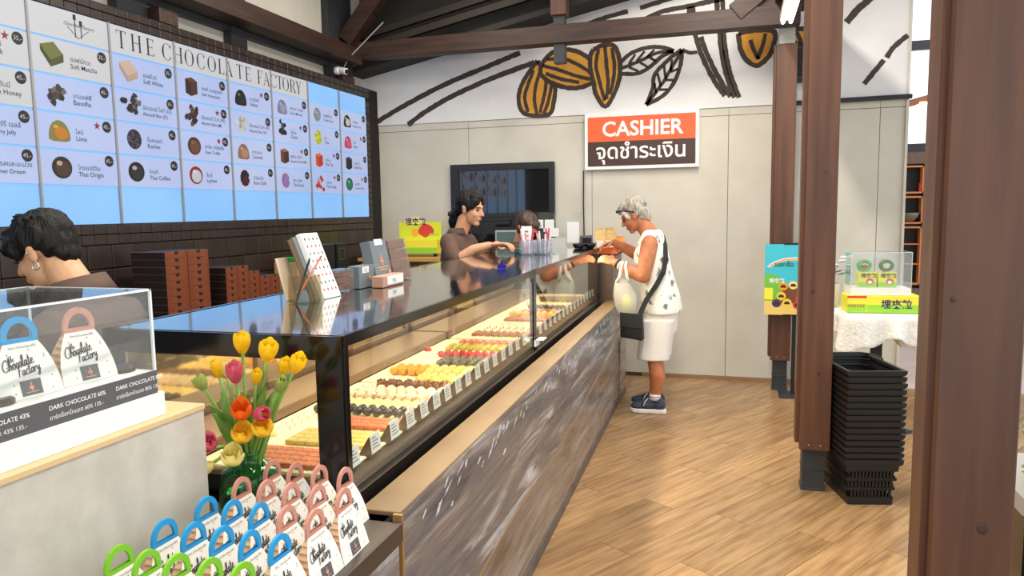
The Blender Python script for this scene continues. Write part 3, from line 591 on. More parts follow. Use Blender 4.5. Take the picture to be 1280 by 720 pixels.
# header lettering in a high-contrast serif, built stroke by stroke
def serif(ch):
    S_, T_ = .13, .035; out = []
    rect = lambda a, b, c, d: out.append([(a, b), (c, b), (c, d), (a, d)])
    def stem(x, z0=0, z1=1, w=S_, foot=True, head=True):
        rect(x, z0, x+w, z1)
        if foot: rect(x-.07, z0, x+w+.07, z0+T_)
        if head: rect(x-.07, z1-T_, x+w+.07, z1)
    def arc(cx, rx, a0, a1, n=26, cz=.5, rz=.52, thick=.14, thin=.03):
        for i in range(n):
            q = []
            for a in (a0+(a1-a0)*i/n, a0+(a1-a0)*(i+1)/n):
                q.append((a, (rx-thick*abs(math.cos(a))**1.2-thin*.3), (rz-thin)))
            (a, i1, j1), (b, i2, j2) = q
            out.append([(cx+rx*math.cos(a), cz+rz*math.sin(a)), (cx+rx*math.cos(b), cz+rz*math.sin(b)), (cx+i2*math.cos(b), cz+j2*math.sin(b)), (cx+i1*math.cos(a), cz+j1*math.sin(a))])
    if ch == 'T': stem(.3, head=False); rect(0, 1-T_, .73, 1); out.append([(0, .8), (.03, .8), (.05, 1), (0, 1)]); out.append([(.70, .8), (.73, .8), (.73, 1), (.68, 1)]); return out, .76
    if ch == 'H': stem(.08); stem(.62); rect(.2, .49, .63, .49+T_); return out, .84
    if ch == 'E': stem(.08); rect(.2, 0, .62, T_); rect(.2, .49, .5, .49+T_); rect(.2, 1-T_, .6, 1); out.append([(.6, 0), (.64, .22), (.61, .22), (.54, 0)]); out.append([(.57, .78), (.6, .78), (.6, 1), (.53, 1)]); rect(.48, .41, .5, .61); return out, .66
    if ch == 'F': stem(.08); rect(.2, .49, .5, .49+T_); rect(.2, 1-T_, .6, 1); out.append([(.57, .78), (.6, .78), (.6, 1), (.53, 1)]); rect(.48, .41, .5, .61); return out, .6
    if ch == 'L': stem(.08); rect(.2, 0, .6, T_); out.append([(.57, 0), (.62, .24), (.59, .24), (.5, 0)]); return out, .62
    if ch == 'O': arc(.45, .43, 0, 2*math.pi, 40); return out, .9
    if ch == 'C': arc(.45, .43, .62, 2*math.pi-.62, 34); rect(.76, .74, .79, 1.0); return out, .84
    if ch == 'A':
        out.append([(.08, 0), (.12, 0), (.42, 1), (.38, 1)]); out.append([(.36, 1), (.42, 1.02), (.78, 0), (.64, 0)]); rect(.2, .34, .62, .34+T_); rect(0, 0, .22, T_); rect(.55, 0, .87, T_); return out, .86
    if ch == 'R':
        stem(.08); rect(.2, 1-T_, .42, 1); rect(.2, .48, .42, .48+T_); arc(.38, .27, -math.pi/2, math.pi/2, 16, .74, .26, .12, .03); out.append([(.36, .5), (.48, .5), (.8, 0), (.66, 0)]); rect(.6, 0, .86, T_); return out, .84
    if ch == 'Y': rect(.34, 0, .47, .45); rect(.27, 0, .54, T_); out.append([(.06, 1), (.2, 1), (.47, .42), (.34, .42)]); out.append([(.68, 1), (.72, 1), (.47, .42), (.42, .42)]); rect(-.02, 1-T_, .27, 1); rect(.56, 1-T_, .82, 1); return out, .8
    return out, .3
# letters sit with the gaps the board's card joints leave
pos = [('T', 3.500), ('H', 3.606), ('E', 3.724), ('C', 3.850), ('H', 3.948), ('O', 4.046), ('C', 4.158), ('O', 4.262), ('L', 4.372), ('A', 4.440), ('T', 4.566), ('E', 4.664), ('F', 4.806), ('A', 4.876), ('C', 4.966), ('T', 5.050), ('O', 5.122), ('R', 5.224), ('Y', 5.306)]
hd_root = board
for ch, y in pos:
    polys, w = serif(ch); mb = MB(); s = .098
    for p in polys: mb.flat([(XL+.0018, y+a*s, 2.512+b*s) for a, b in p])
    bpart(mb, 'header_letter', m_ink2)
# header emblem: two utensils crossing a lettered diamond
mb = MB(); E0 = (3.235, 2.555)
for dx, h in ((-.012, .062), (.026, .036)):
    mb.tube([(XL+.002, E0[0]+dx, E0[1]-.05), (XL+.002, E0[0]+dx, E0[1]+h)], .0022, 6); mb.box(XL, XL+.003, E0[0]+dx-.008, E0[0]+dx+.008, E0[1]+h-.02, E0[1]+h+.008)
mb.tube([(XL+.002, E0[0]-.06, E0[1]+.0), (XL+.002, E0[0]+.005, E0[1]-.052), (XL+.002, E0[0]+.075, E0[1])], .0015, 5)
bpart(mb, 'emblem', m_ink2)
letters('Chocolate Factory', .026, m_ink2, Vector((XL+.002, E0[0]-.085, E0[1]+.006))+OFF, FX, board, shear=.35)
# ================================================================== SERVICE COUNTER
TH = .021; O2 = Vector((-.91, 1.575, 0)); CTH, STH = math.cos(TH), math.sin(TH)
def K(u, v, z=0): return Vector((O2.x+u*CTH-v*STH, O2.y+u*STH+v*CTH, z))     # counter frame: u to the aisle, v along the case
counter = thing('service_counter', 'long counter front of grey-brown marble slabs with kraft-brown ledge', 'counter', K(0, 0), TH)
UF = .153
def wave(v): return .335+.062*v-.0042*v*v+.02*math.sin(v*2.2)
VEND = 4.62
cuts = [-.035, 1.32, 2.62, 3.30, 4.22]
for a, b in zip(cuts, cuts[1:]):
    n = 14; lo = [(a+.001+(b-a-.002)*i/n, wave(a+(b-a)*i/n)) for i in range(n+1)]
    top = [(b-.001, .828), (a+.001, .828)]
    MB().prism(lo+top, lambda p, q, t: (t, p, q), UF-.02, UF+.004).build('marble_slab', m_marble, counter, fixn=True)
    MB().prism([(p, q-.003) for p, q in lo]+[(p, q+.002) for p, q in lo[::-1]], lambda p, q, t: (t, p, q), UF-.018, UF+.0065).build('slab_edge', m_brass, counter, fixn=True)
    MB().prism([(a+.001, .055), (b-.001, .055)]+[(p, q+.01) for p, q in lo[::-1]], lambda p, q, t: (t, p, q), UF-.05, UF-.022).build('lower_slab', m_marble2, counter, fixn=True)
MB().box(UF-.05, UF-.012, 4.222, VEND, .055, .6).build('end_slab', m_marble2, counter)
MB().box(UF-.06, UF-.016, -.035, VEND, 0, .055).build('kickplate', m_kick, counter)
MB().box(UF-.013, UF+.010, -.047, -.036, .0, .832).build('end_edge_strip', m_brass, counter)
MB().box(.048, UF+.002, -.035, 4.22, .822, .834).build('ledge', m_kraft, counter, bevel=.002)
MB().box(.0, UF-.051, -.03, 4.06, .0, .70).build('core', m_blackm, counter)
# white vein patches running along the slab top
rv = random.Random(3)
for k in range(64):
    v0 = rv.uniform(0, 4.1); z0 = .80-abs(rv.gauss(0, .04)); n = 10; L_ = rv.uniform(.02, .075); W2 = rv.uniform(.003, .010); sl = rv.uniform(.25, .7)
    pr_ = lambda i, s: (v0+L_*i/n, z0+sl*L_*(i/n-.5)+s*W2*math.sin(math.pi*i/n)*rv.uniform(.3, 1.3))
    pts = [pr_(i, 1) for i in range(n+1)]+[pr_(i, -1) for i in range(n-1, 0, -1)]
    MB().flat([(UF+.0045, p, min(q, .827)) for p, q in pts][::-1]).build('vein', m_vein, counter)

# ---- refrigerated display cases
m_cream = mat('cream_tray', (240, 222, 184), .5)
m_mirror = mat('mirror_pane', (190, 178, 150), .06, metal=.9)
m_strip = mat('warm_led_strip', (255, 226, 170), .4, emit=6)
def case(label, v0, v1, near):
    t = thing('display_case', label, 'display case', K(0, v0), TH, 'glass chocolate display cases')
    L_ = v1-v0; D = -.71
    MB().box(D, -.03, .0, L_, .12, .84).box(D+.05, -.08, .03, L_-.03, 0, .12).build('base', m_blackm, t)
    MB().box(-.03, .012, .0, L_, .80, .845).build('bottom_rail', m_case_metal, t, bevel=.003)
    MB().box(-.47, -.035, .02, L_*.5-.012, .875, .89).build('tray', m_cream, t, bevel=.003)
    MB().box(-.47, -.035, L_*.5+.012, L_-.02, .875, .89).build('tray', m_cream, t, bevel=.003)
    MB().box(D+.02, -.03, .012, L_-.012, .842, .876).build('deck', m_rail, t)
    MB().prism([(-.034, .845), (.0, .845), (.0, .855), (-.034, .885)], lambda a, b, q: (a, q, b), .012, L_-.012).build('price_rail', m_case_metal, t)
    MB().box(D+.05, -.47, .012, L_-.012, .89, .925).build('rear_step', m_rail, t, bevel=.004)
    MB().box(D, .0, .0, L_, 1.238, 1.25).build('top_glass', m_topglass, t)
    MB().box(-.012, .003, .0, L_, 1.222, 1.2515).build('top_front_trim', m_black, t, bevel=.001)
    MB().box(D-.003, D+.012, .0, L_, 1.222, 1.2515).build('top_rear_trim', m_black, t)
    g = MB().box(-.006, -.001, .014, L_-.014, .85, 1.222).build('front_glass', m_glass, t)
    MB().box(-.03, -.012, .03, L_-.03, 1.218, 1.226).build('led_strip', m_strip, t)
    # sliding rear doors: mirror panes in metal stiles
    n = 3
    for i in range(n):
        a = .012+(L_-.024)*i/n; b2 = .012+(L_-.024)*(i+1)/n
        MB().box(D+.012, D+.02, a+.03, b2-.03, .94, 1.2).build('rear_pane', m_mirror, t)
        MB().box(D+.008, D+.03, a, a+.03, .92, 1.222).box(D+.008, D+.03, b2-.03, b2, .92, 1.222).box(D+.008, D+.03, a, b2, .90, .945).box(D+.008, D+.03, a, b2, 1.195, 1.222).build('rear_door_frame', m_rail, t)
    for v in (0, L_-.022): MB().box(-.02, .004, v, v+.022, .80, 1.252).build('corner_post', m_black, t, bevel=.002)
    if near:
        f = MB().box(D, 0, -.008, .012, 1.19, 1.25).box(-.072, 0, -.008, .012, .82, 1.19).box(D, D+.05, -.008, .012, .82, 1.19).box(D, 0, -.008, .012, .82, .875)
        f.build('end_frame', m_black, t); MB().box(D+.05, -.072, -.002, .003, .875, 1.19).build('end_glass', m_glass, t)
    else:
        MB().box(D, 0, L_-.004, L_+.012, .82, 1.25).build('end_frame', m_black, t)
    l = area('case_light', (0, 0, 0), (.05, L_-.1), 15.0, (1, .84, .60)); l.parent = t; l.location = (-.03, L_/2, 1.215); l.rotation_euler = (0, R(-25), 0)
    l = area('case_light', (0, 0, 0), (.04, L_-.1), 8.0, (1, .84, .60)); l.parent = t; l.location = (-.5, L_/2, 1.23); l.rotation_euler = (0, R(12), 0)
    return t
VA, VB = 1.955, 4.05
case('near glass chocolate case with black end frame, behind the tulips', 0, VA, True)
case('far glass chocolate case that ends beside the customer', VA+.006, VB, False)
# hinge brackets at the joint
tag(MB().box(.004, .05, VA-.03, VA+.05, .9, .905).box(.004, .012, VA-.03, VA+.05, .868, .905).build('hinge_bracket', m_white, None), 'small white bracket on the joint between the two cases', 'bracket').matrix_world = Matrix.Translation(K(0, 0)) @ Matrix.Rotation(TH, 4, 'Z')
# small blue emblem standing on the top glass by the joint
em = MB().prism([(.022*p, q*.042) for p, q in ((-1, 0), (1, 0), (1.2, .3), (.7, .55), (.35, .5), (.2, .95), (0, 1.1), (-.2, .95), (-.35, .5), (-.7, .55), (-1.2, .3))], lambda p, q, t: (p, t, q), -.002, .002)
st = tag(em.build('emblem_stand', mat('blue_enamel', (24, 24, 150), .5), fixn=True), 'small dark blue emblem standing on the case top at the joint', 'emblem')
st.location = K(-.19, VA+.08, 1.2512)

# ---- price tags on the rail
tm = [MB().prism([(-.03, .0), (.004, -.0), (.006, -.0), (.004, .048), (.001, .05)], lambda a, b, t: (a, t, b), -.026, .026).mesh('holder', mat('smoked_acrylic', (58, 50, 46), .15)),
      MB().prism([(.0075, .008), (.0085, .008), (.0045, .054), (.0035, .054)], lambda a, b, t: (a, t, b), -.025, .025).mesh('card', m_white)]
lm = MB()
for i, (w0, w1) in enumerate(((-.02, .0), (-.02, .012), (-.02, .008), (-.02, .016))): lm.flat([(.0075-(.044-i*.008)*.087+.0025, w0, .046-i*.008), (.0075-(.044-i*.008)*.087+.0025, w1, .046-i*.008), (.0075-(.042-i*.008)*.087+.0025, w1, .043-i*.008), (.0075-(.042-i*.008)*.087+.0025, w0, .043-i*.008)][::-1])
tm.append(lm.mesh('print', mat('grey_print', (130, 130, 134), .6)))
ORD = ['first', 'second', 'third', 'fourth', 'fifth', 'sixth', 'seventh', 'eighth', 'ninth', 'tenth', 'eleventh', 'twelfth', 'thirteenth', 'fourteenth', 'fifteenth', 'sixteenth', 'seventeenth']
vs = [.075, .2, .325, .44, .55, .66, .765, .875, .985, 1.1, 1.215, 1.335, 1.46, 1.58, 1.7, 1.83]
def price_tag(v, lab):
    r = thing('price_tag', lab, 'price tag', K(-.028, v, .886), TH, 'price tags on the case rail'); r.scale = (1.15, 1.15, 1.15)
    cd_ = None
    for me in tm:
        o = obj(me.name.split('.')[0], me, r if me is not tm[2] else cd_); cd_ = o
for i, v in enumerate(vs): price_tag(v, 'white price card on the near case rail, %s from the tulips' % ORD[i])
for i in range(16): price_tag(VA+.09+i*.122, 'white price card on the far case rail, %s from the joint' % ORD[i])

# ---- chocolates
def square(w=.031, h=.014): return MB().box(-w/2, w/2, -w/2, w/2, 0, h)
def ball_mesh(r, fl=.9): mb = MB(); mb.smooth = True; return mb.ell((0, 0, r*fl), (r, r, r*fl), nu=12, nv=7)
def dome_mesh(r, h): mb = MB(); mb.smooth = True; return mb.lathe([(r*.96, 0), (r, h*.2), (r*.9, h*.55), (r*.6, h*.88), (r*.2, h)], n=12)
def rough_mesh(r, amp, seed):
    mb = MB().ell((0, 0, r*.8), (r, r, r*.8), nu=11, nv=7)
    mb.v = [tuple(Vector((0, 0, r*.8))+(Vector(p)-Vector((0, 0, r*.8)))*(1+amp*noise.noise(Vector(p)*160+Vector((seed, 0, 0))))) for p in mb.v]
    return mb
def heart_mesh(s, h):
    pts = [(s*.062*16*math.sin(t)**3/16*16/16, s*.062*(13*math.cos(t)-5*math.cos(2*t)-2*math.cos(3*t)-math.cos(4*t))/16) for t in [k*math.pi/9 for k in range(18)]]
    pts = [(a*16/1, b*16/1) for a, b in pts]
    return MB().prism([(a/16*.9, b/16*.9) for a, b in pts][::-1], lambda a, b, t: (a, b, t), 0, h)
C = lambda n, c, r=.4, c2=None, **k: mat('choc_'+n, c, r, rgb2=c2, scale=60, **k)
K_ = {
 'terra': (square(), C('terracotta', (176, 94, 58), .6, (192, 110, 70)), .0025, 'square terracotta praline'),
 'olive': (square(), C('olive', (190, 166, 92), .7, (204, 180, 106)), .0025, 'square pale olive praline'),
 'tan': (square(), C('tan', (200, 150, 96), .65, (212, 162, 108)), .0025, 'square tan praline'),
 'dark': (ball_mesh(.0155), C('blueblack', (52, 50, 58), .25, (84, 84, 92)), 0, 'glossy blue-black round chocolate'),
 'cream': (dome_mesh(.0165, .017), C('cream', (244, 222, 160), .5), 0, 'cream-coloured domed chocolate'),
 'white': (rough_mesh(.0185, .35, 1), C('snow', (232, 212, 190), .6, (150, 96, 70), contrast=(.55, .7)), 0, 'white rough-coated truffle'),
 'bark': (rough_mesh(.019, .9, 4), C('bark', (104, 62, 42), .5, (140, 92, 66)), 0, 'craggy brown almond cluster'),
 'pale': (rough_mesh(.017, .7, 8), C('palecluster', (240, 200, 112), .55, (250, 222, 150)), 0, 'pale yellow crunchy cluster'),
 'orange': (ball_mesh(.018, .92), C('orange', (222, 146, 34), .3, (238, 178, 66)), 0, 'shiny orange round truffle'),
 'gold': (ball_mesh(.018, .92), C('gold', (226, 186, 90), .3, (240, 208, 130)), 0, 'pale golden round truffle'),
 'olive_ball': (ball_mesh(.016), C('darkolive', (82, 76, 58), .3, (126, 122, 104)), 0, 'dark olive speckled round chocolate'),
 'red': (dome_mesh(.017, .02), C('crimson', (176, 26, 34), .18, (200, 42, 48)), 0, 'glossy crimson domed chocolate'),
 'yg': (dome_mesh(.017, .018), C('yellowgreen', (196, 186, 58), .35, (170, 160, 60)), 0, 'yellow-green domed chocolate'),
 'pink': (dome_mesh(.016, .018), C('rosepink', (214, 110, 96), .35), 0, 'rose-pink domed chocolate'),
 'brown': (dome_mesh(.0165, .018), C('milkbrown', (160, 96, 58), .35, (180, 116, 76)), 0, 'milk-brown domed chocolate'),
 'coral': (heart_mesh(.018, .014), C('coral', (214, 92, 60), .35), .002, 'coral heart-shaped chocolate'),
 'ivory': (heart_mesh(.018, .014), C('ivory', (246, 234, 206), .4), .002, 'ivory heart-shaped chocolate'),
}
KM = {k: (a.mesh('chocolate', b, bevel=c) if c else a.mesh('chocolate', b), lab) for k, (a, b, c, lab) in K_.items()}
rc = random.Random(11)
FAR = MB(); FARM = []
ORDN = ['first', 'second', 'third', 'fourth', 'fifth', 'sixth', 'seventh', 'eighth', 'ninth', 'tenth', 'eleventh', 'twelfth', 'thirteenth', 'fourteenth']
def band(kind, v0, rows, u0, u1, where, du=.036, dv=.036, z=.8905, jit=.0015, skip=0):
    me, lab = KM[kind]; n = int((u0-u1)/du+.001)+1
    if v0 > VA:
        m = me.materials[0]
        if m not in FARM: FARM.append(m)
        FAR.cur = FARM.index(m); FAR.smooth = me.polygons[0].use_smooth
    for r in range(rows):
        for i in range(n):
            if skip and rc.random() < skip: continue
            loc = K(u0-i*du+rc.uniform(-jit, jit)-(.5*du if (r % 2 and kind in ('red', 'white', 'bark')) else 0), v0+r*dv+rc.uniform(-jit, jit), z)
            rz = TH+(rc.uniform(0, 6) if kind not in ('terra', 'olive', 'tan') else rc.uniform(-.03, .03))
            if v0 > VA:
                M_ = Matrix.Translation(loc) @ Matrix.Rotation(rz, 4, 'Z'); FAR.add([M_ @ v.co for v in me.vertices], [tuple(p.vertices) for p in me.polygons])
            else: tag(obj('chocolate', me, None, loc, (0, 0, rz)), '%s %s, %s row, %s from the glass' % (lab, where, ORDN[r], ORDN[i]), 'chocolate', lab+'s '+where)
sq = dict(du=.0325, dv=.0325, jit=.0006)
band('terra', .05, 4, -.07, -.33, 'nearest the tulips', **sq)
band('olive', .225, 4, -.07, -.30, 'between terracotta blocks', **sq)
band('terra', .40, 3, -.07, -.26, 'beside blue-black chocolates', **sq)
band('dark', .535, 2, -.07, -.42, 'before the cream ones')
band('cream', .615, 3, -.07, -.44, 'in the near case')
band('white', .745, 3, -.07, -.40, 'in the near case', du=.039, dv=.04)
band('bark', .875, 2, -.07, -.34, 'in the near case', du=.036, dv=.034)
band('pale', .99, 3, -.08, -.24, 'in the near case', skip=.06)
band('gold', 1.115, 3, -.08, -.24, 'beside the orange ones', du=.038, dv=.038)
band('orange', 1.115, 3, -.27, -.41, 'behind the golden ones', du=.038, dv=.038)
band('olive_ball', 1.30, 4, -.08, -.27, 'in the near case')
band('red', 1.50, 3, -.07, -.34, 'in the near case')
tag(obj('chocolate', KM['red'][0], None, K(-.44, 1.62, .89), (0, 0, 0)), 'single crimson chocolate left alone at the back of the tray', 'chocolate')
band('yg', 1.68, 3, -.07, -.37, 'in the near case')
band('pink', 1.82, 2, -.09, -.37, 'by the case joint')
band('brown', 2.07, 3, -.07, -.36, 'in the first rows of the far case')
band('coral', 2.24, 3, -.07, -.38, 'in the far case', du=.04, dv=.04)
band('ivory', 2.42, 3, -.07, -.34, 'in the far case', du=.04, dv=.04)
band('terra', 2.60, 3, -.07, -.36, 'in the far case', **sq)
band('gold', 2.78, 2, -.07, -.36, 'in the far case', du=.04, dv=.04)
band('pink', 2.94, 3, -.07, -.34, 'in the far case')
band('dark', 3.14, 2, -.07, -.34, 'in the far case')
band('cream', 3.32, 3, -.07, -.36, 'in the far case')
band('bark', 3.52, 3, -.07, -.34, 'in the far case')
band('tan', 3.72, 3, -.07, -.34, 'in the far end of the far case', **sq)
far_ch = FAR.build('chocolates', FARM); tag(far_ch, 'many rows of small assorted chocolates in the far case', 'chocolates'); far_ch['kind'] = 'stuff'
# cream squares seen through the case's near end window
band('cream', .13, 5, -.40, -.44, 'in the rear corner')
band('ivory', .34, 5, -.38, -.44, 'by the end window')

# ---- near shelf, plinth, acrylic display
sh = thing('gift_shelf', 'low dark-topped display shelf with marble front under the gift boxes', 'shelf', (-1.1, .9, 0))
MB().box(-.45, .352, -.9, .62, .80, .818).build('top', mat('dark_brown_laminate', (64, 54, 50), .35, rgb2=(76, 64, 58), scale=9), sh)
MB().box(.352, .362, -.9, .62, .775, .82).build('edge_trim', mat('dark_edge_trim', (46, 38, 35), .3), sh)
MB().box(.30, .35, -.9, .62, .0, .775).build('marble_front', m_marble, sh)
MB().box(-.44, .30, -.88, .60, .0, .79).build('body', m_blackm, sh)
pl = thing('display_plinth', 'pale grey laminate plinth with tan top carrying the acrylic display', 'plinth', (-1.125, .9, .8185))
MB().box(-.45, 0, -.6, .435, 0, .302).build('body', mat('grey_laminate', (186, 180, 168), .6, rgb2=(200, 194, 182), scale=14, bump=.05, bscale=120), pl, bevel=.001)
MB().box(-.452, .002, -.602, .437, .302, .314).build('top', mat('tan_veneer', (216, 184, 138), .5), pl, bevel=.001)
ad = thing('acrylic_display', 'clear acrylic display case on white base holding carry boxes', 'display box', (-1.15, .9, 1.132))
MB().box(-.34, .005, -.6, .345, 0, .05).build('base', m_white, ad, bevel=.002)
MB().box(-.33, -.002, -.6, .33, .05, .098).build('plinth_block', m_white, ad)
MB().box(-.002, .001, -.6, .33, .05, .098).build('label_strip', m_grey, ad)
wh = mat('white_print', (240, 240, 240), .5)
for y, a, b in ((-.085, 'DARK CHOCOLATE 43%', 'ดาร์คช็อกโกแลต 43% 135.-'), (.075, 'DARK CHOCOLATE 60%', 'ดาร์คช็อกโกแลต 60% 135.-'), (.222, 'DARK CHOCOLATE 80%', 'ดาร์คช็อกโกแลต 80% 135.-')):
    yy = y
    letters(a, .0112, wh, (.0015, yy, .0795), FX, ad, bold=.01); letters(b, .0108, wh, (.0015, yy, .062), FX, ad)
for q in ((-.004, 0, -.6, .33, .098, .268), (-.33, -.326, -.6, .33, .098, .268), (-.33, 0, .326, .33, .098, .268), (-.33, 0, -.6, .33, .264, .268)):
    MB().box(*q).build('acrylic_wall', m_acryl, ad)
MB().box(-.0045, .0005, .3255, .3305, .098, .2685).box(-.0045, .0005, -.6, .33, .2645, .2685).box(-.33, 0, .326, .3305, .2645, .2685).box(-.331, -.3265, -.6, .33, .2645, .2685).box(-.331, -.3265, .326, .3305, .098, .268).build('polished_edges', m_acryl_edge, ad)
for y in (-.34, -.06, .21):
    tag(MB().lathe([(.03, 0), (.03, .008), (.024, .012)], (-1.215, .9+y+.09, 1.23), 18).build('chocolate_disc', mat('dark_choc', (58, 34, 26), .35), smooth=False), ['dark chocolate disc on the acrylic display by the photo edge', 'dark chocolate disc between the two carry boxes', 'dark chocolate disc at the far end of the acrylic display'][[-.34, -.06, .21].index(y)], 'chocolate')
# ---- gable carry boxes
W_, H_, D_ = .116, .097, .056
def side(t): return (W_/2)*(1-.45*t**2.3)          # half width of the printed face at relative height t
def box_meshes(hcol, hname):
    mh = mat('handle_'+hname, hcol, .5); mw = mat('printed_carton', (240, 236, 228), .55); mk = mat('carton_gusset', (214, 178, 140), .6)
    n = 8; body = MB()
    dep = lambda t: (D_/2)*(1-t)+.003*t
    for sgn in (1, -1):
        for i in range(n):
            a, b = i/n, (i+1)/n
            q = [(sgn*dep(a), -side(a), a*H_), (sgn*dep(a), side(a), a*H_), (sgn*dep(b), side(b), b*H_), (sgn*dep(b), -side(b), b*H_)]
            body.flat(q if sgn > 0 else q[::-1])
    body.cur = 1
    for s2 in (1, -1):
        for i in range(n):
            a, b = i/n, (i+1)/n
            q = [(dep(a), s2*side(a), a*H_), (-dep(a), s2*side(a), a*H_), (-dep(b), s2*(side(b)-.004), b*H_), (dep(b), s2*(side(b)-.004), b*H_)]
            body.flat(q if s2 > 0 else q[::-1])
    body.flat([(-D_/2, -W_/2, 0), (-D_/2, W_/2, 0), (D_/2, W_/2, 0), (D_/2, -W_/2, 0)])
    hw = side(1)+.001; h = .047; out = []; inn = []
    outer = [(-hw, 0)]+[(-hw*math.cos(k*math.pi/14), .012+(h-.012)*math.sin(k*math.pi/14)) for k in range(15)]+[(hw, 0)]
    inner = [(-hw*.70, .008)]+[(-hw*.70*math.cos(k*math.pi/14), .010+(h*.76-.010)*math.sin(k*math.pi/14)) for k in range(15)]+[(hw*.70, .008)]
    hb = MB(); m = len(outer)
    vs = [(.003, a, H_+b) for a, b in outer]+[(.003, a, H_+b) for a, b in inner]+[(-.003, a, H_+b) for a, b in outer]+[(-.003, a, H_+b) for a, b in inner]
    fs = []
    for i in range(m-1): fs += [(i, i+1, m+i+1, m+i), (2*m+i, 3*m+i, 3*m+i+1, 2*m+i+1), (i, 2*m+i, 2*m+i+1, i+1), (m+i, m+i+1, 3*m+i+1, 3*m+i)]
    fs += [(0, m, 2*m-1, m-1), (2*m, 3*m-1, 4*m-1, 3*m), (0, m-1, 3*m-1, 2*m)]
    hb.add(vs, fs)
    tilt = math.atan2(D_/2-.003, H_)
    pr = MB(); X0 = lambda z: dep(z/H_)+.0006
    rr = random.Random(5)
    for k in range(15):
        z = rr.uniform(.01, H_*.9); y = rr.uniform(-1, 1)*side(z/H_)*.9
        if abs(y) < side(.5)*.6 and .035 < z < .078: continue
        pr.flat([(X0(z+.0012*math.sin(t)), y+.0012*math.cos(t), z+.0012*math.sin(t)) for t in [j*math.pi/3 for j in range(6)]])
    lab = MB().flat([(X0(.004), -.019, .004), (X0(.004), .019, .004), (X0(.031), .019, .031), (X0(.031), -.019, .031)])
    emb = MB()
    q = lambda y, z: (X0(z)+.0005, y, z)
    for s3 in (1, -1):
        emb.flat([q(0, .013), q(s3*.004, .016), q(s3*.0045, .021), q(0, .019)][::s3])
    emb.flat([q(-.0012, .012), q(.0012, .012), q(.0012, .027), q(-.0012, .027)]); emb.flat([q(-.011, .009), q(.011, .009), q(.011, .0104), q(-.011, .0104)])
    return dict(body=body.mesh('body', [mw, mk]), handle=hb.mesh('handle', mh, fixn=True), dots=pr.mesh('printed_dots', m_ink), label_patch=lab.mesh('label_patch', m_grey), label_emblem=emb.mesh('label_emblem', m_pinkink)), tilt, X0
BX = {}
for nme, colr in (('pink', (206, 144, 128)), ('blue', (28, 152, 214)), ('green', (128, 196, 44))): BX[nme] = box_meshes(colr, nme)
def gift_box(kind, loc, label, group, rz=0, strip='Dark Chocolate 60%'):
    meshes, tilt, X0 = BX[kind]
    r = thing('gift_box', label, 'gift box', loc, rz, group)
    P_ = {}
    for n, me in meshes.items(): P_[n] = obj(n, me, {'dots': P_.get('body'), 'label_emblem': P_.get('label_patch')}.get(n, r))
    tl = Matrix.Rotation(-tilt, 4, 'Y')
    for s, size, y, z in (('The', .0052, -.030, .0655), ('Chocolate', .0098, -.041, .0505), ('Factory', .0096, -.018, .0385)):
        o = obj('lettering', script_mesh(s, size, m_ink), P_['body']); o.matrix_local = Matrix.Translation((X0(z)+.0009, y, z)) @ tl @ Matrix.Rotation(R(9), 4, 'X') @ FX
    letters(strip, .0058, m_ink, (X0(.088)+.0009, -.024, .088), FX, P_['body'], rot=tl)
    return r
gx = [-1.052+.0645*i for i in range(5)]; gy = [1.468, 1.352, 1.236, 1.120, 1.004]
kinds = [['pink']*4+[None], ['pink']*5, ['blue']*3+['pink']*2, ['blue']*5, ['green']*5]
rown = ['back row by the vase', 'second-rearmost row', 'middle row', 'fourth row', 'nearest row']
posn = ['next to the plinth', 'second from the plinth', 'third from the plinth', 'fourth from the plinth', 'at the aisle edge']
for r in range(5):
    for c in range(5):
        k = kinds[r][c]
        if not k: continue
        gift_box(k, (gx[c]+rc.uniform(-.002, .002), gy[r]+rc.uniform(-.002, .002), .8185), '%s-handled white carry box in the %s, %s' % (k, rown[r], posn[c]), 'carry boxes on the shelf', rc.uniform(-.04, .04))
gift_box('pink', (-1.225, 1.118, 1.2305), 'pink-handled white carry box inside the acrylic display', 'carry boxes in the acrylic display', R(-6), 'Dark Chocolate 80%')
gift_box('blue', (-1.225, .992, 1.2305), 'blue-handled white carry box inside the acrylic display', 'carry boxes in the acrylic display', R(-6), 'Dark Chocolate 60%')
# ================================================================== WALL AND CASHIER ITEMS
# dark glazed hatch in the back wall
hw = structure(MB().box(-2.64, -1.61, YB-.05, YB-.002, 1.93, 1.992).box(-2.64, -2.565, YB-.05, YB-.002, 1.0, 1.93).box(-1.66, -1.61, YB-.05, YB-.002, 1.0, 1.93).box(-2.565, -1.66, YB-.045, YB-.002, 1.33, 1.39).build('window_2', mat('black_window_frame', (30, 32, 36), .4)))
m_dglass = mat('dark_window_glass', (16, 16, 17), .02, spec=1.0, coat=1.0)
MB().box(-2.565, -1.66, YB-.02, YB-.004, 1.39, 1.93).build('pane', m_dglass, hw); MB().box(-2.565, -1.66, YB-.03, YB-.014, 1.0, 1.33).build('pane', m_dglass, hw)
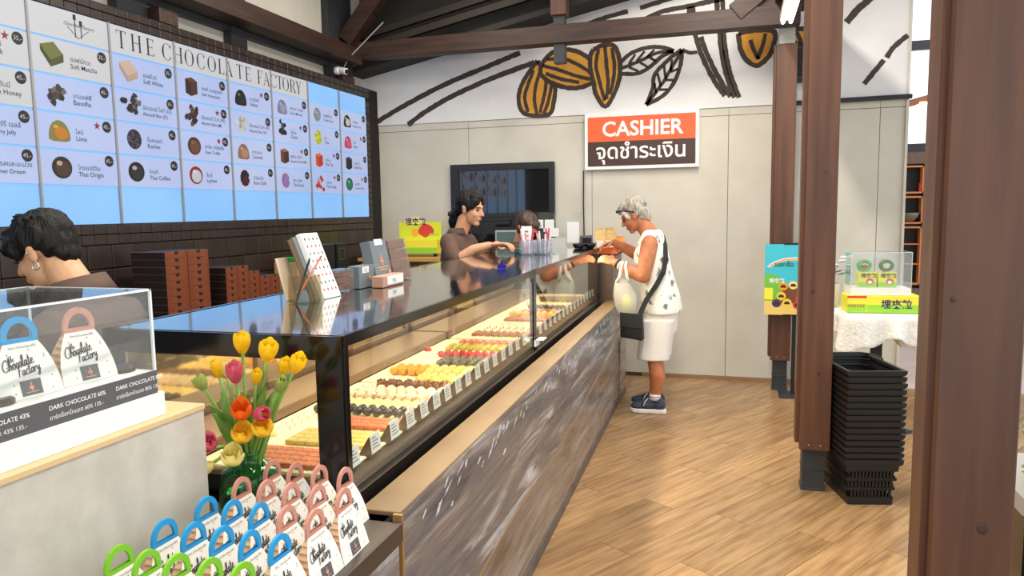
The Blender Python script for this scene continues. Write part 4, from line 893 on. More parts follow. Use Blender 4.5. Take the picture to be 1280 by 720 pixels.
# cashier sign
sg = thing('cashier_sign', 'orange and brown wall sign with white cashier lettering', 'sign', (-.812, YB-.013, 1.902))
MB().box(-.508, .508, -.032, 0, 0, .5).build('frame', m_white, sg, bevel=.003)
MB().box(-.478, .478, -.034, -.03, .25, .47).build('orange_field', mat('sign_orange', (238, 96, 44), .4), sg)
MB().box(-.478, .478, -.034, -.03, .03, .25).build('brown_field', mat('sign_brown', (66, 42, 32), .4), sg)
m_sw = mat('sign_white', (240, 238, 234), .4)
letters('CASHIER', .183, m_sw, (.01, -.0355, .298), FY, sg, align='CENTER', bold=.022)
letters('จุดชำระเงิน', .185, m_sw, (.0, -.0355, .096), FY, sg, align='CENTER', bold=.013)
tag(MB().tube([(-1.335, YB-.02, 1.9), (-1.338, YB-.02, 1.6), (-1.334, YB-.02, 1.3), (-1.33, YB-.02, 1.0)], .006, 6).build('cable', m_blackm), 'black cable hanging down the wall from the cashier sign', 'cable')
# loudspeaker behind the slim pillar, wall camera
sp = thing('loudspeaker', 'black wall loudspeaker between the two timber pillars', 'speaker', (.53, 6.68, 2.55))
MB().prism([(-.075, -.1), (.06, -.1), (.085, .07), (-.085, .07)], lambda a, b, t: (a, b, t), .02, .29).build('cabinet', mat('speaker_black', (44, 46, 48), .6), sp, bevel=.004, fixn=True)
MB().box(-.055, .045, -.107, -.1, .05, .27).build('grille', m_blackm, sp)
MB().tube([(-.06, .02, .02), (-.07, .03, -.03), (-.05, .04, -.08), (-.07, .05, -.1), (-.09, .05, -.07)], .008, 6).build('cable_loop', m_blackm, sp)
MB().box(-.02, .02, .06, .09, .1, .2).build('bracket', m_blackm, sp)
sc_ = thing('security_camera', 'small white security camera on the wall beam end', 'camera', (-3.42, 6.0, 2.81))
MB().lathe([(.035, 0), (.035, .03), (.02, .04)], (.0, 0, .0), 14, Matrix.Rotation(R(90), 4, 'Y')).build('mount', m_white, sc_)
MB().tube([(.04, 0, .0), (.12, -.03, -.02)], .028, 12).build('barrel', m_white, sc_); MB().tube([(.12, -.03, -.02), (.135, -.034, -.024)], .02, 12).build('lens', m_black, sc_)
# cash desk
cd = thing('cash_desk', 'dark brown cash desk beyond the far display case', 'desk', K(-.4, VB+.05), TH)
MB().box(-.10, .495, .02, .58, 0, 1.17).build('body', mat('brown_desk_panel', (100, 82, 70), .35), cd, bevel=.002)
MB().box(-.11, .50, .0, .6, 1.17, 1.195).build('top', m_blackm, cd, bevel=.002)
DZ = 1.1955
# clear screen with papers
sr = thing('acrylic_screen', 'clear upright counter screen with papers taped to it', 'screen', K(-.36, VB+.32, DZ))
MB().box(-.19, .17, -.004, .0, 0, .33).build('sheet', m_acryl, sr)
MB().box(-.19, .17, -.03, .03, 0, .006).build('foot', m_acryl_edge, sr)
for a, b2, z0, z1 in ((-.195, -.14, .20, .27), (-.15, -.06, .17, .27), (-.10, -.02, .13, .2), (.05, .15, .08, .25)): MB().box(a, b2, -.0065+.001*(a > -.12), -.005, z0, z1).build('paper', m_white, sr)
MB().box(-.14, .04, -.0065, -.005, .02, .12).build('form', mat('form_paper', (206, 206, 204), .6), sr)
ps = thing('price_stand', 'narrow white menu stand behind the jars of straws', 'stand', K(-.36, 3.22, 1.25), R(8))
MB().box(-.035, .035, -.01, .01, 0, .19).build('card', m_white, ps); MB().box(-.04, .04, -.03, .03, 0, .006).build('foot', m_blackm, ps)
for i in range(4): MB().box(-.012, .012, -.0115, -.0105, .15-i*.03, .16-i*.03).build('print', MATS['grey_print'], ps)
pt = thing('card_terminal', 'dark grey payment terminal on the cash desk', 'terminal', K(-.15, VB+.3, DZ), R(20))
MB().prism([(-.05, 0), (.05, 0), (.03, .13), (-.01, .14)], lambda a, b, t: (t, a, b), -.05, .05).build('body', mat('terminal_grey', (66, 68, 72), .5), pt, bevel=.004, fixn=True)
MB().prism([(-.051, .03), (-.05, .03), (-.016, .12), (-.018, .12)], lambda a, b, t: (t, a, b), -.038, .038).build('display', m_black, pt)
def paper_bag(loc, w, h, label, rz, mk):
    r = thing('paper_bag', label, 'bag', loc, rz)
    MB().prism([(-w/2, 0), (w/2, 0), (w/2*.96, h*.85), (w/2*.8, h), (-w/2*.8, h), (-w/2*.96, h*.85)], lambda a, b, t: (a, t*(1 if b < .01 else max(.15, 1-b/h*.85)), b), -.035, .035).build('pouch', mk, r, fixn=True)
    MB().box(-w/2*.8, w/2*.8, -.008, .008, h-.004, h+.01).build('seal', mk, r)
    MB().box(-w*.3, w*.3, -.034, -.030, h*.2, h*.5).build('label', m_white, r)
m_bag = mat('kraft_bag', (206, 170, 110), .5, rgb2=(222, 188, 130), scale=30, bump=.4, bscale=30)
paper_bag(K(-.05, VB+.38, DZ), .085, .19, 'tall kraft snack bag beside the payment terminal', R(10), m_bag)
paper_bag(K(.03, VB+.42, DZ), .10, .19, 'kraft snack bag with silver label behind the hands', R(-8), m_bag)
paper_bag(K(.09, VB+.48, DZ), .11, .115, 'short orange snack packet beside the kraft bags', R(0), mat('orange_packet', (236, 140, 60), .4, rgb2=(240, 170, 90), scale=20))
tag(MB().box(-.07, .07, -.05, .05, 0, .05).build('snack_carton', mat('orange_carton', (228, 110, 56), .5), bevel=.002), 'low orange carton on the cash desk by her elbow', 'carton').location = K(.06, VB+.14, DZ)
mo = thing('monitor', 'small teal-screened monitor on the bench end behind the staff', 'monitor', (-1.95, 6.3, 1.1305), R(6))
MB().box(-.10, .10, -.01, .02, .04, .24).build('casing', m_lsteel, mo, bevel=.004); MB().box(-.085, .085, -.012, -.009, .055, .225).build('screen', mat('teal_screen', (60, 92, 92), .15), mo); MB().box(-.05, .05, -.05, .06, 0, .012).box(-.015, .015, .0, .02, .01, .05).build('foot', m_blackm, mo)
# jars with straws on the far case
m_jar = glass('jar_glass', (240, 246, 250), 1.45, haze=.18, hazecol=(230, 238, 246))
def jar(loc, label):
    r = thing('straw_jar', label, 'jar', loc)
    mb = MB(); mb.smooth = True
    mb.lathe([(.045, 0), (.058, .012), (.06, .03), (.052, .048), (.058, .06), (.06, .08), (.05, .1), (.044, .1), (.05, .08), (.048, .05), (.05, .02), (.04, .006)], n=18).build('glass', m_jar, r)
    q = random.Random(hash(label) % 99 if False else len(label))
    for k in range(9):
        a = q.uniform(0, 6.28); d = q.uniform(.01, .03); e = q.uniform(.03, .055)
        MB().tube([(d*math.cos(a), d*math.sin(a), .01), (e*math.cos(a), e*math.sin(a), .13+q.uniform(0, .05))], .006, 6).build('straw', (mat('pink_straw', (232, 176, 190), .5), m_white, mat('red_straw', (206, 70, 90), .5))[k % 3], r)
jar(K(-.325, 3.12, 1.2515), 'ribbed glass jar of pink straws on the case top')
jar(K(-.245, 3.22, 1.2515), 'second glass jar of straws behind the first')
# sample bowls at the customer's hands
for i, (u, v) in enumerate(((-.14, 3.95), (-.06, 4.0))):
    tag(MB().lathe([(.03, 0), (.045, .02), (.048, .035), (.043, .035), (.03, .008)], K(u, v, 1.2515), 16).build('sample_cup', m_black, smooth=True), ['black glossy cup under the fingers, left one', 'black glossy cup under the fingers, right one'][i], 'cup')

# ================================================================== ITEMS ON THE NEAR CASE TOP
TZ = 1.2515
ph = thing('pen_holder', 'square clear acrylic pen holder with pencils', 'pen holder', (-1.385, 2.165, TZ), TH)
for q in ((-.04, -.037, -.04, .04, 0, .09), (.037, .04, -.04, .04, 0, .09), (-.037, .037, -.04, -.037, 0, .09), (-.037, .037, .037, .04, 0, .09), (-.037, .037, -.037, .037, 0, .004)): MB().box(*q).build('wall', glass('smoky_acrylic', (244, 240, 228), 1.45, haze=.05, hazecol=(220, 210, 190)), ph)
def pencil(p, q, m, label):
    mb = MB().tube([p, Vector(p).lerp(Vector(q), .93)], .0035, 6); mb.cur = 1; mb.tube([Vector(p).lerp(Vector(q), .93), q], [.0035, .0006], 6)
    tag(mb.build('pencil', [m, m_ink]), label, 'pencil')
pencil((-1.41, 2.145, TZ+.006), (-1.36, 2.24, TZ+.155), mat('salmon_pencil', (220, 130, 100), .4), 'salmon pencil leaning in the pen holder')
pencil((-1.40, 2.135, TZ+.006), (-1.375, 2.19, TZ+.15), m_blackm, 'black pencil leaning in the pen holder')
# menu booklet leaning back
def leaner(name, label, cat, x, y, w, h, th, lean, m, rz=TH, zoff=0):
    r = thing(name, label, cat, (x, y, TZ+zoff), rz)
    M_ = Matrix.Rotation(R(-lean), 4, 'Y')
    MB().box(-th, 0, -w/2, w/2, 0, h, M_).build('body', m, r, bevel=.0015)
    return r, M_
r, M_ = leaner('menu_booklet', 'white booklet printed with small chocolates, leaning by the pencils', 'booklet', -1.36, 2.305, .115, .245, .02, 21, m_white)
pc = [mat('print_dot_%d' % i, c, .5) for i, c in enumerate(((70, 44, 34), (196, 96, 50), (120, 110, 110), (176, 40, 50)))]
for i in range(8):
    mb = MB()
    for j in range(4): mb.cur = (i*3+j*2) % 4; mb.flat([M_ @ Vector((.0006, -.042+j*.027+.005*math.cos(t), .222-i*.027+.006*math.sin(t))) for t in [k*math.pi/4 for k in range(8)]])
    mb.build('printed_row', pc, r)
MB().box(-.03, -.02, -.078, .0575, 0, .24, M_).build('grey_back_cover', mat('booklet_grey', (120, 120, 116), .6), r)
MB().box(-.037, -.0305, -.09, -.03, 0, .235, M_).build('kraft_sleeve', m_kraft, r)
r, M_ = leaner('brochure', 'curled kraft-coloured brochure behind the menu booklet', 'brochure', -1.47, 2.22, .07, .15, .006, 14, mat('pale_brochure', (226, 202, 172), .6))
# bar packs and grey boxes
m_bar = mat('bar_wrapper', (92, 52, 44), .25, rgb2=(130, 84, 70), scale=50); m_slate = mat('slate_box', (106, 116, 122), .5, rgb2=(114, 124, 130), scale=4)
m_clear = glass('clear_pack', (246, 240, 236), 1.5, haze=.08)
r = thing('bar_pack', 'clear pack of brown chocolate bars left of the small grey box', 'pack', (-1.405, 2.49, TZ), TH)
MB().box(-.06, 0, -.08, .05, 0, .085).build('tray', m_clear, r)
for i in range(3):
    for j in range(2): MB().box(-.05, -.012, -.074+j*.058, -.02+j*.058, .006+i*.026, .028+i*.026).build('bar', m_bar, r, bevel=.002)
r = thing('chocolate_box', 'small slate-grey chocolate box with price label', 'box', (-1.40, 2.645, TZ), TH)
MB().box(-.05, 0, -.075, .075, 0, .088).build('body', m_slate, r, bevel=.002); MB().box(0, .001, -.05, .005, .06, .084).build('price_label', m_white, r)
letters('135.-', .022, m_ink, (.0015, -.042, .064), FX, r)
em2 = lambda y, z, s: [[(.0012, y+a*s, z+b*s) for a, b in p] for p in ([(-.2, -1), (.2, -1), (.2, 1.2), (-.2, 1.2)], [(-1, -.3), (1, -.3), (.6, .2), (-.6, .2)], [(-.7, .4), (.7, .4), (0, .9)])]
mb = MB(); [mb.flat(p) for p in em2(.012, .04, .012)]; mb.build('emblem', m_pinkink, r)
r, M_ = leaner('chocolate_box', 'large slate-grey chocolate gift box leaning back on the case', 'box', -1.385, 2.775, .15, .185, .045, 11, m_slate, zoff=0)
mb = MB(); [mb.flat([M_ @ Vector(q) for q in p]) for p in em2(.0, .10, .02)]; mb.build('emblem', m_pinkink, r)
for z, w in ((.07, .05), (.06, .035)): MB().box(0, .0015, -w, w, z, z+.004, M_).build('print_line', m_pinkink, r)
MB().box(.0, .002, -.035, .035, .165, .19, M_).build('price_label', m_white, r)
MB().flat([M_ @ Vector((.0015, .052+.01*math.cos(t), .05+.012*math.sin(t))) for t in [k*math.pi/6 for k in range(12)]]).build('round_seal', m_pinkink, r)
r, M_ = leaner('truffle_tray', 'clear tray of wrapped brown chocolates right of the large grey box', 'tray', -1.385, 2.955, .18, .185, .004, 11, m_clear)
for i in range(4):
    for j in range(4): MB().box(-.04, -.006, -.09+j*.046, -.048+j*.046, .008+i*.045, .048+i*.045, M_).build('wrapped_chocolate', m_bar, r, bevel=.003)
MB().box(-.044, -.04, -.095, .095, 0, .19, M_).build('backing', m_clear, r)
r = thing('price_holder', 'low kraft tray with price card before the large grey box', 'tray', (-1.325, 2.72, TZ), TH)
MB().box(-.05, 0, -.10, .10, 0, .045).build('tray', mat('rose_kraft', (190, 146, 124), .5), r, bevel=.002); MB().box(0, .002, -.06, .09, .008, .042).build('price_card', m_white, r)
letters('150.-', .022, m_ink, (.0025, -.02, .016), FX, r)
# ================================================================== BACK COUNTER AND STOCK
bc = thing('back_counter', 'dark brown back counter running along the tiled wall', 'counter', (-3.06, 3.6, 0))
MB().box(-.33, .3, -3.2, 2.45, .94, .975).build('worktop', mat('black_worktop', (26, 23, 22), .3), bc, bevel=.002)
for i in range(6): MB().box(-.32, .27, -3.18+i*.935, -3.18+i*.935+.93, 0, .94).build('cabinet_unit', mat('dark_cabinet', (42, 34, 31), .5), bc, bevel=.003)
m_ob = mat('burnt_orange_carton', (112, 54, 28), .5, rgb2=(130, 66, 36), scale=12); m_dk = mat('dark_carton_side', (30, 20, 18), .5)
cart = MB(); cart.cur = 0; cart.box(-.23, 0, .001, .173, .0, .041)
cart.mi = [1, 1, 1, 0, 1, 1]
cm = cart.mesh('body', [m_ob, m_dk], bevel=.0015); ct = MB().flat([(.0006, .07, .041), (.0006, .075, .028), (.0006, .088, .024), (.0006, .101, .028), (.0006, .106, .041)]).mesh('thumb_notch', m_dk)
def carton(loc, label, s=1):
    r = thing('truffle_carton', label, 'carton', loc, 0, 'stacked truffle cartons'); obj('body', cm, r).scale = (1, s, 1); obj('thumb_notch', ct, r).scale = (1, s, 1)
for c in range(2):
    for k in range(9): carton((-2.98, 3.305+c*.176, .976+k*.0415), 'orange-fronted carton, %s from the bottom of the tall stack, %s column' % (ORD[k], ('left', 'right')[c]))
for c, n in ((0, 6), (1, 6), (2, 5), (3, 4), (4, 4)):
    for k in range(n): carton((-2.98-(.0), 3.80+c*.112, .976+k*.0415), 'orange-fronted carton, %s from the bottom, %s column of the low stack' % (ORD[k], ORD[c]), .63)
r = thing('kraft_box', 'kraft box with bright green flap behind the low carton stack', 'box', (-3.2, 4.86, .976))
MB().box(-.1, .1, -.10, .12, 0, .21).build('body', mat('kraft_card', (176, 142, 92), .6), r, bevel=.002); MB().box(-.1, .1, -.08, .12, .212, .24).build('flap', mat('green_card', (40, 140, 60), .5), r)
tag(MB().box(-.15, .1, -.18, .18, 0, .12).build('plastic_pack', m_clear, bevel=.01), 'crumpled clear plastic pack on the back counter', 'pack').location = (-3.0, 4.62, .976)
for i, (y, lab) in enumerate(((5.05, 'black gift box on the back counter, left of the gold-framed one'), (5.25, 'black gift box with thin gold frame on the back counter'))):
    r = thing('gift_carton', lab, 'gift box', (-3.0, y, .976)); MB().box(-.12, 0, -.08, .08, 0, .33).build('body', mat('black_green_card', (28, 34, 34), .4), r, bevel=.002)
    if i: MB().box(0, .001, -.04, .04, .2, .203).box(0, .001, -.04, .04, .29, .293).box(0, .001, -.04, -.037, .2, .293).box(0, .001, .037, .04, .2, .293).build('gold_frame', mat('gold_foil', (190, 150, 70), .3, metal=.8), r)
ws = tag(MB().box(-3.33, -1.85, 6.1, 6.75, 1.1, 1.13).box(-3.3, -3.25, 6.12, 6.72, 0, 1.1).box(-1.93, -1.88, 6.12, 6.72, 0, 1.1).build('side_table', mat('honey_wood', (204, 158, 84), .5)), 'honey-coloured wooden side bench along the back wall', 'bench')
r = thing('promo_carton', 'yellow and green promotional carton with cut-out topper on the bench', 'carton', (-2.84, 6.3, 1.1305), R(4))
m_py = mat('promo_yellow', (240, 228, 60), .5); m_pg = mat('promo_green', (150, 206, 50), .5)
MB().box(-.21, .21, 0, .16, .03, .155).build('tray', m_py, r, bevel=.002); MB().box(-.21, .21, -.002, 0, .03, .085).build('green_band', m_pg, r)
MB().box(-.21, .21, .15, .16, .155, .32).build('header', mat('promo_lime', (214, 222, 50), .5), r); MB().prism([(-.15, .3), (.05, .3), (.04, .35), (-.02, .37), (-.09, .365), (-.15, .335)], lambda a, b, t: (a, t, b), .145, .149).build('topper', mat('promo_cream', (246, 230, 130), .5), r, fixn=True)
letters('埋夾粒', .07, mat('navy_print', (40, 34, 90), .5), (-.145, .1435, .3), FY, r, bold=.02)
mb = MB()
mb.flat([(.06+.08*math.cos(t), .148, .22+.08*math.sin(t)) for t in [k*math.pi/10 for k in range(11)]]+[(-.0, .148, .2), (.05, .148, .17)]); mb.build('red_print', mat('promo_red', (216, 60, 50), .5), r)
MB().flat([(-.05+.035*math.cos(t), .148, .22+.04*math.sin(t)) for t in [k*math.pi/6 for k in range(12)]]).build('orange_print', mat('promo_orange', (240, 170, 60), .5), r)
for x in (.1, .135, .17): MB().flat([(x+.012*math.cos(t), .147, .2+.014*math.sin(t)) for t in [k*math.pi/4 for k in range(8)]]).build('green_print', m_pg, r)
MB().box(-.2, -.17, .02, .05, 0, .03).box(.17, .2, .02, .05, 0, .03).build('foot', m_blackm, r)

# ================================================================== VASE OF TULIPS
VX, VY = -1.135, 1.495
m_vase = glass('green_glass', (164, 226, 190), 1.5, haze=.05, hazecol=(140, 210, 170))
va = thing('glass_vase', 'green glass vase with wide round shoulder holding tulips', 'vase', (VX, VY, .8185))
mb = MB(); mb.smooth = True
mb.lathe([(.045, .0), (.068, .006), (.074, .03), (.074, .07), (.068, .10), (.052, .118), (.036, .128), (.034, .145), (.042, .16), (.039, .16), (.031, .145), (.033, .126), (.048, .115), (.064, .098), (.07, .07), (.07, .03), (.055, .012)], n=26).build('glass', m_vase, va)
MB().lathe([(.045, .013), (.059, .03), (.058, .055)], n=20).build('water', glass('water', (190, 230, 205), 1.33), va)
m_stem = mat('tulip_stem', (120, 160, 66), .5, rgb2=(140, 178, 84), scale=12); m_leaf = mat('tulip_leaf', (98, 146, 56), .42, rgb2=(136, 178, 84), scale=8, stretch=(8, 8, 1))
PET = {'yellow': ((238, 196, 20), (250, 220, 40)), 'pink': ((206, 60, 92), (232, 130, 150)), 'orange': ((236, 84, 30), (246, 140, 40)), 'cream': ((240, 226, 130), (248, 240, 180)), 'green': ((150, 178, 84), (196, 200, 120)), 'gold': ((250, 206, 36), (255, 226, 84))}
def petal_mat(n, a, b):
    m = mat(n, a, .45, rgb2=b, scale=14, stretch=(1, 1, 3)); nt = m.node_tree; N = nt.nodes; L = nt.links
    bs = N['Principled BSDF']; tr_ = N.new('ShaderNodeBsdfTranslucent'); tr_.inputs[0].default_value = lin(b)+(1,); mx = N.new('ShaderNodeMixShader'); mx.inputs[0].default_value = .45
    L.new(bs.outputs[0], mx.inputs[1]); L.new(tr_.outputs[0], mx.inputs[2]); L.new(mx.outputs[0], N['Material Output'].inputs[0]); return m
PM = {k: petal_mat('petal_'+k, a, b) for k, (a, b) in PET.items()}
def petal_mesh(w, h, belly, m):
    def fn(a, b):
        s = (a-.5)*2; t = b; rad = belly*(math.sin(math.pi*min(1, t*.62+.12))**.8); ww = w*math.sin(math.pi*(t*.86+.12))**.75
        ang = s*ww/max(rad, .004)
        return (rad*math.cos(ang), rad*math.sin(ang), h*t)
    mb = MB(); mb.smooth = True; mb.grid(fn, 5, 6)
    return mb.mesh('petal', m)
PMESH = {}
def tulip(col, p, size, openness, label, leaf=True, tilt=None):
    p = Vector(p); b0 = Vector((VX+(p.x-VX)*.12, VY+(p.y-VY)*.12, .835))
    r = thing('tulip', label, 'tulip', b0, 0, 'tulips in the green vase')
    d = p-b0; neck = Vector((VX+(p.x-VX)*.25, VY+(p.y-VY)*.25, .97))-b0
    pts = [Vector((0, 0, 0)), neck*.6, neck, neck.lerp(d, .55)+Vector((0, 0, .012)), d]
    mb = MB(); mb.smooth = True; mb.tube(pts, [.0042]*5, 7).build('stem', m_stem, r)
    ax = (d-pts[3]).normalized() if tilt is None else Vector(tilt).normalized()
    q = Vector((0, 0, 1)).rotation_difference(ax).to_matrix().to_4x4()
    key = (col, round(openness, 2))
    if key not in PMESH: PMESH[key] = petal_mesh(.021*(1+.25*openness), .052, .0185*(1+.55*openness), PM[col])
    for k in range(6):
        o = obj('petal', PMESH[key], r); s = size*(1 if k < 3 else .93)
        o.matrix_local = Matrix.Translation(d) @ q @ Matrix.Rotation(k*math.pi/3*(2 if k < 3 else 2)+(0 if k < 3 else math.pi/3), 4, 'Z') @ Matrix.Rotation(R(openness*14), 4, 'Y') @ Matrix.Diagonal((s*(1 if k < 3 else .9), s*(1 if k < 3 else .9), s, 1))
    if openness >= .34:
        ik = (col, 'inner')
        if ik not in PMESH: PMESH[ik] = petal_mesh(.02, .042, .0155, PM[col])
        for k in range(9):
            o = obj('petal', PMESH[ik], r); s = size*(1.02-.07*(k//3)); w_ = s*(1.15-.3*(k//3))
            o.matrix_local = Matrix.Translation(d) @ q @ Matrix.Rotation(k*2.2+.4, 4, 'Z') @ Matrix.Diagonal((w_, w_, s*1.05, 1))
    if leaf:
        a = math.atan2(p.y-VY, p.x-VX)+rc.uniform(-.6, .6); n = neck
        side_ = Vector((.85, .5, 0)); L_ = rc.uniform(.13, .21); out = Vector((math.cos(a), math.sin(a), 0))*rc.uniform(.02, .07)
        def fn(u, v): 
            w = .019*math.sin(math.pi*min(.97, v*.93+.05)); c = n*.9+Vector((0, 0, L_*v))+out*(v*v)
            return c+side_*((u-.5)*2*w)+out.normalized()*(abs(u-.5)*.012)
        mb = MB(); mb.smooth = True; mb.grid(fn, 4, 8); mb.build('leaf', m_leaf, r)
y0 = VY
TUL = [('yellow', (-1.118, 1.47, 1.222), 1.0, .1, 'tallest yellow tulip at the top left of the bunch', 1),
 ('yellow', (-1.045, 1.46, 1.21), 1.0, .25, 'yellow tulip second highest in the bunch', 0),
 ('yellow', (-.975, 1.46, 1.185), .98, .1, 'yellow tulip reaching furthest right over the boxes', 1),
 ('yellow', (-1.02, 1.48, 1.175), .8, .0, 'small yellow tulip bud beside the rightmost bloom', 0),
 ('pink', (-1.125, 1.45, 1.155), 1.0, .1, 'pink tulip with green streaks below the tallest one', 1),
 ('yellow', (-1.172, 1.45, 1.165), .85, -.2, 'slender yellow tulip bud at the left of the bunch', 0),
 ('yellow', (-1.07, 1.45, 1.155), .72, .0, 'small round yellow bud in the middle of the bunch', 0),
 ('green', (-1.012, 1.45, 1.14), .8, -.1, 'half-green tulip bud at the right of the bunch', 1),
 ('orange', (-1.09, 1.42, 1.08), 1.05, .3, 'orange-red open tulip in the centre of the bunch', 0),
 ('pink', (-1.055, 1.42, 1.09), .95, .0, 'pink tulip lying sideways beside the orange one', 0),
 ('gold', (-1.085, 1.41, 1.03), 1.0, .42, 'golden double tulip left of its twin', 0),
 ('gold', (-1.038, 1.42, 1.045), 1.0, .42, 'golden double tulip at the right edge, lower', 0),
 ('pink', (-1.158, 1.38, 1.012), .9, .4, 'deep pink frilled tulip low at the left', 0),
 ('cream', (-1.092, 1.38, .985), 1.0, .45, 'pale lemon peony tulip lowest in the bunch', 0),
 ('cream', (-1.148, 1.38, .978), .7, .2, 'small pale green-yellow bud under the pink one', 0),
 ('green', (-1.225, 1.46, 1.13), .75, .3, 'greenish tulip bud at the far left', 1),
 ('cream', (-1.19, 1.5, 1.155), .7, .0, 'cream bud half hidden behind the slender yellow one', 1)]
for c, p, s, op, lab, lf in TUL:
    tilt = (1, -.4, .2) if 'sideways' in lab else ((.4, -.5, .75) if op >= .34 else None)
    tulip(c, p, s, op, lab, bool(lf) or rc.random() < .6, tilt)

# ================================================================== RIGHT SIDE: BASKETS, TABLE, POSTER, PLANT
m_bk = mat('black_plastic', (20, 20, 21), .42)
def basket_mesh():
    b = MB(); h = .205; bx, by = .112, .196; tx, ty = .135, .222
    def ring(z, o=0): t = z/h; return (bx+(tx-bx)*t+o, by+(ty-by)*t+o)
    b.box(-bx, bx, -by, by, 0, .006)
    def band_(z0, z1, o=.0, th=.004):
        (a0, c0), (a1, c1) = ring(z0, o), ring(z1, o)
        out0 = [(-a0, -c0), (a0, -c0), (a0, c0), (-a0, c0)]; out1 = [(-a1, -c1), (a1, -c1), (a1, c1), (-a1, c1)]
        sh_ = lambda q: [(x-math.copysign(th, x), y-math.copysign(th, y)) for x, y in q]
        vs = [(x, y, z0) for x, y in out0]+[(x, y, z1) for x, y in out1]+[(x, y, z0) for x, y in sh_(out0)]+[(x, y, z1) for x, y in sh_(out1)]
        fs = []
        for i in range(4): j = (i+1) % 4; fs += [(i, j, 4+j, 4+i), (8+j, 8+i, 12+i, 12+j), (4+i, 4+j, 12+j, 12+i), (j, i, 8+i, 8+j)]
        b.add(vs, fs)
    band_(.0, .035); band_(.065, .078); band_(.108, .12); band_(.15, .19); band_(.185, .205, .013, .017); band_(.178, .186, .009, .013)
    def rib(ax, s, p, z0, z1):
        (a0, c0), (a1, c1) = ring(z0), ring(z1); w = .0045
        for q in (0,):
            if ax == 'y': vs = [(p-w, s*c0, z0), (p+w, s*c0, z0), (p+w, s*c1, z1), (p-w, s*c1, z1), (p-w, s*(c0-.003), z0), (p+w, s*(c0-.003), z0), (p+w, s*(c1-.003), z1), (p-w, s*(c1-.003), z1)]
            else: vs = [(s*a0, p-w, z0), (s*a0, p+w, z0), (s*a1, p+w, z1), (s*a1, p-w, z1), (s*(a0-.003), p-w, z0), (s*(a0-.003), p+w, z0), (s*(a1-.003), p+w, z1), (s*(a1-.003), p-w, z1)]
            b.add(vs, [(0, 1, 2, 3), (7, 6, 5, 4), (0, 4, 5, 1), (1, 5, 6, 2), (2, 6, 7, 3), (3, 7, 4, 0)])
    for z0, z1 in ((.03, .07), (.074, .112), (.116, .155)):
        for s in (1, -1):
            for k in range(12): rib('y', s, -.096+k*.01745, z0, z1)
            for k in range(18): rib('x', s, -.17+k*.02, z0, z1)
    return b.mesh('shell', m_bk, fixn=True)
bm_ = basket_mesh(); hm = MB().tube([(-.14, 0, .185), (-.143, .05, .214), (-.13, .16, .215), (-.09, .2, .215), (.09, .2, .215), (.13, .16, .215), (.143, .05, .214), (.14, 0, .185)], .005, 6).mesh('carry_handle', m_bk)
for k in range(15):
    r = thing('shopping_basket', 'black plastic shopping basket, %s from the floor in the nested stack' % ORD[k], 'basket', (.65+rc.uniform(-.002, .002), 4.24, .001+(0 if k == 0 else .045)+k*.033), R(13.5)+rc.uniform(-.006, .006), 'nested shopping baskets')
    for me in (bm_, hm): obj(me.name.split('.')[0], me, r).scale = (1, 1, 1.22 if k == 0 else 1)
# draped table
TX, TY = .97, 5.62
tb = thing('pedestal_table', 'small table with black post and flat steel feet under lace cloth', 'table', (TX, TY, 0), R(10))
MB().box(-.26, .26, -.26, .26, .785, .81).build('top', m_white, tb); MB().box(-.03, .03, -.03, .03, .02, .785).build('post', m_blackm, tb)
for a in (0, 90): MB().box(-.28, .28, -.03, .03, 0, .02, Matrix.Rotation(R(a+32), 4, 'Z')).build('foot', m_steel, tb)
m_lace = mat('lace_cloth', (232, 230, 220), .85, rgb2=(250, 248, 242), scale=45, bump=.8, bscale=60)
def cloth(u, v):
    a = u*2*math.pi
    # square top melting into a wavy hanging hem
    ca_, sa_ = math.cos(a), math.sin(a); q = 1/max(abs(ca_), abs(sa_)); R0 = .285*min(q, 1.32)
    if v <= .5: rr = R0*(v/.5); return (rr*ca_, rr*sa_, .8125)
    t = (v-.5)/.5; drop = .155+.13*(q-1)/.414*1.0+.02*math.sin(a*9)
    fl = R0+.012+(.028*math.sin(a*12+1)+.02*math.sin(a*7))*t+.02*t
    return (fl*ca_, fl*sa_, .8125-.01*min(1, t*6)-drop*t)
mb = MB(); mb.smooth = True; mb.grid(cloth, 120, 16)
tc_ = tag(mb.build('tablecloth', m_lace), 'white lace cloth draped over the small table', 'tablecloth'); tc_.location = (TX, TY, .001); tc_.rotation_euler = (0, 0, R(10))
sm_ = tc_.modifiers.new('thickness', 'SOLIDIFY'); sm_.thickness = .003; sm_.offset = 1
CZ = .8175
r = thing('promo_box', 'large yellow-green promotional carton lying on the lace cloth', 'carton', (TX+.0, TY-.07, CZ), R(4))
MB().box(-.23, .23, -.11, .11, 0, .115).build('body', m_py, r, bevel=.002); MB().box(-.105, .2305, -.1115, -.1095, 0, .055).build('green_front', m_pg, r); MB().box(-.231, -.11, -.1115, -.1095, 0, .06).build('green_side', m_pg, r)
MB().box(-.231, -.11, -.112, -.1095, .1, .115).build('red_print', MATS['promo_red'], r)
for i in range(6): MB().flat([(-.218+i*.018+.006*math.cos(t), -.1122, .045+.008*math.sin(t)) for t in [k*math.pi/4 for k in range(8)]]).build('dot_print', MATS['promo_red'], r)
letters('埋夾粒', .065, MATS['navy_print'], (-.02, -.1122, .035), FY, r, bold=.02)
r2 = tag(MB().box(-.19, .19, -.1, .1, 0, .05).build('display_riser', m_white, bevel=.003), 'white riser block on the yellow-green carton', 'riser'); r2.location = (TX-.02, TY-.06, CZ+.1155); r2.rotation_euler = (0, 0, R(4))
ac = thing('acrylic_cube', 'clear acrylic cover over two small yellow boxes on the riser', 'display cover', (TX-.02, TY-.06, CZ+.166), R(4))
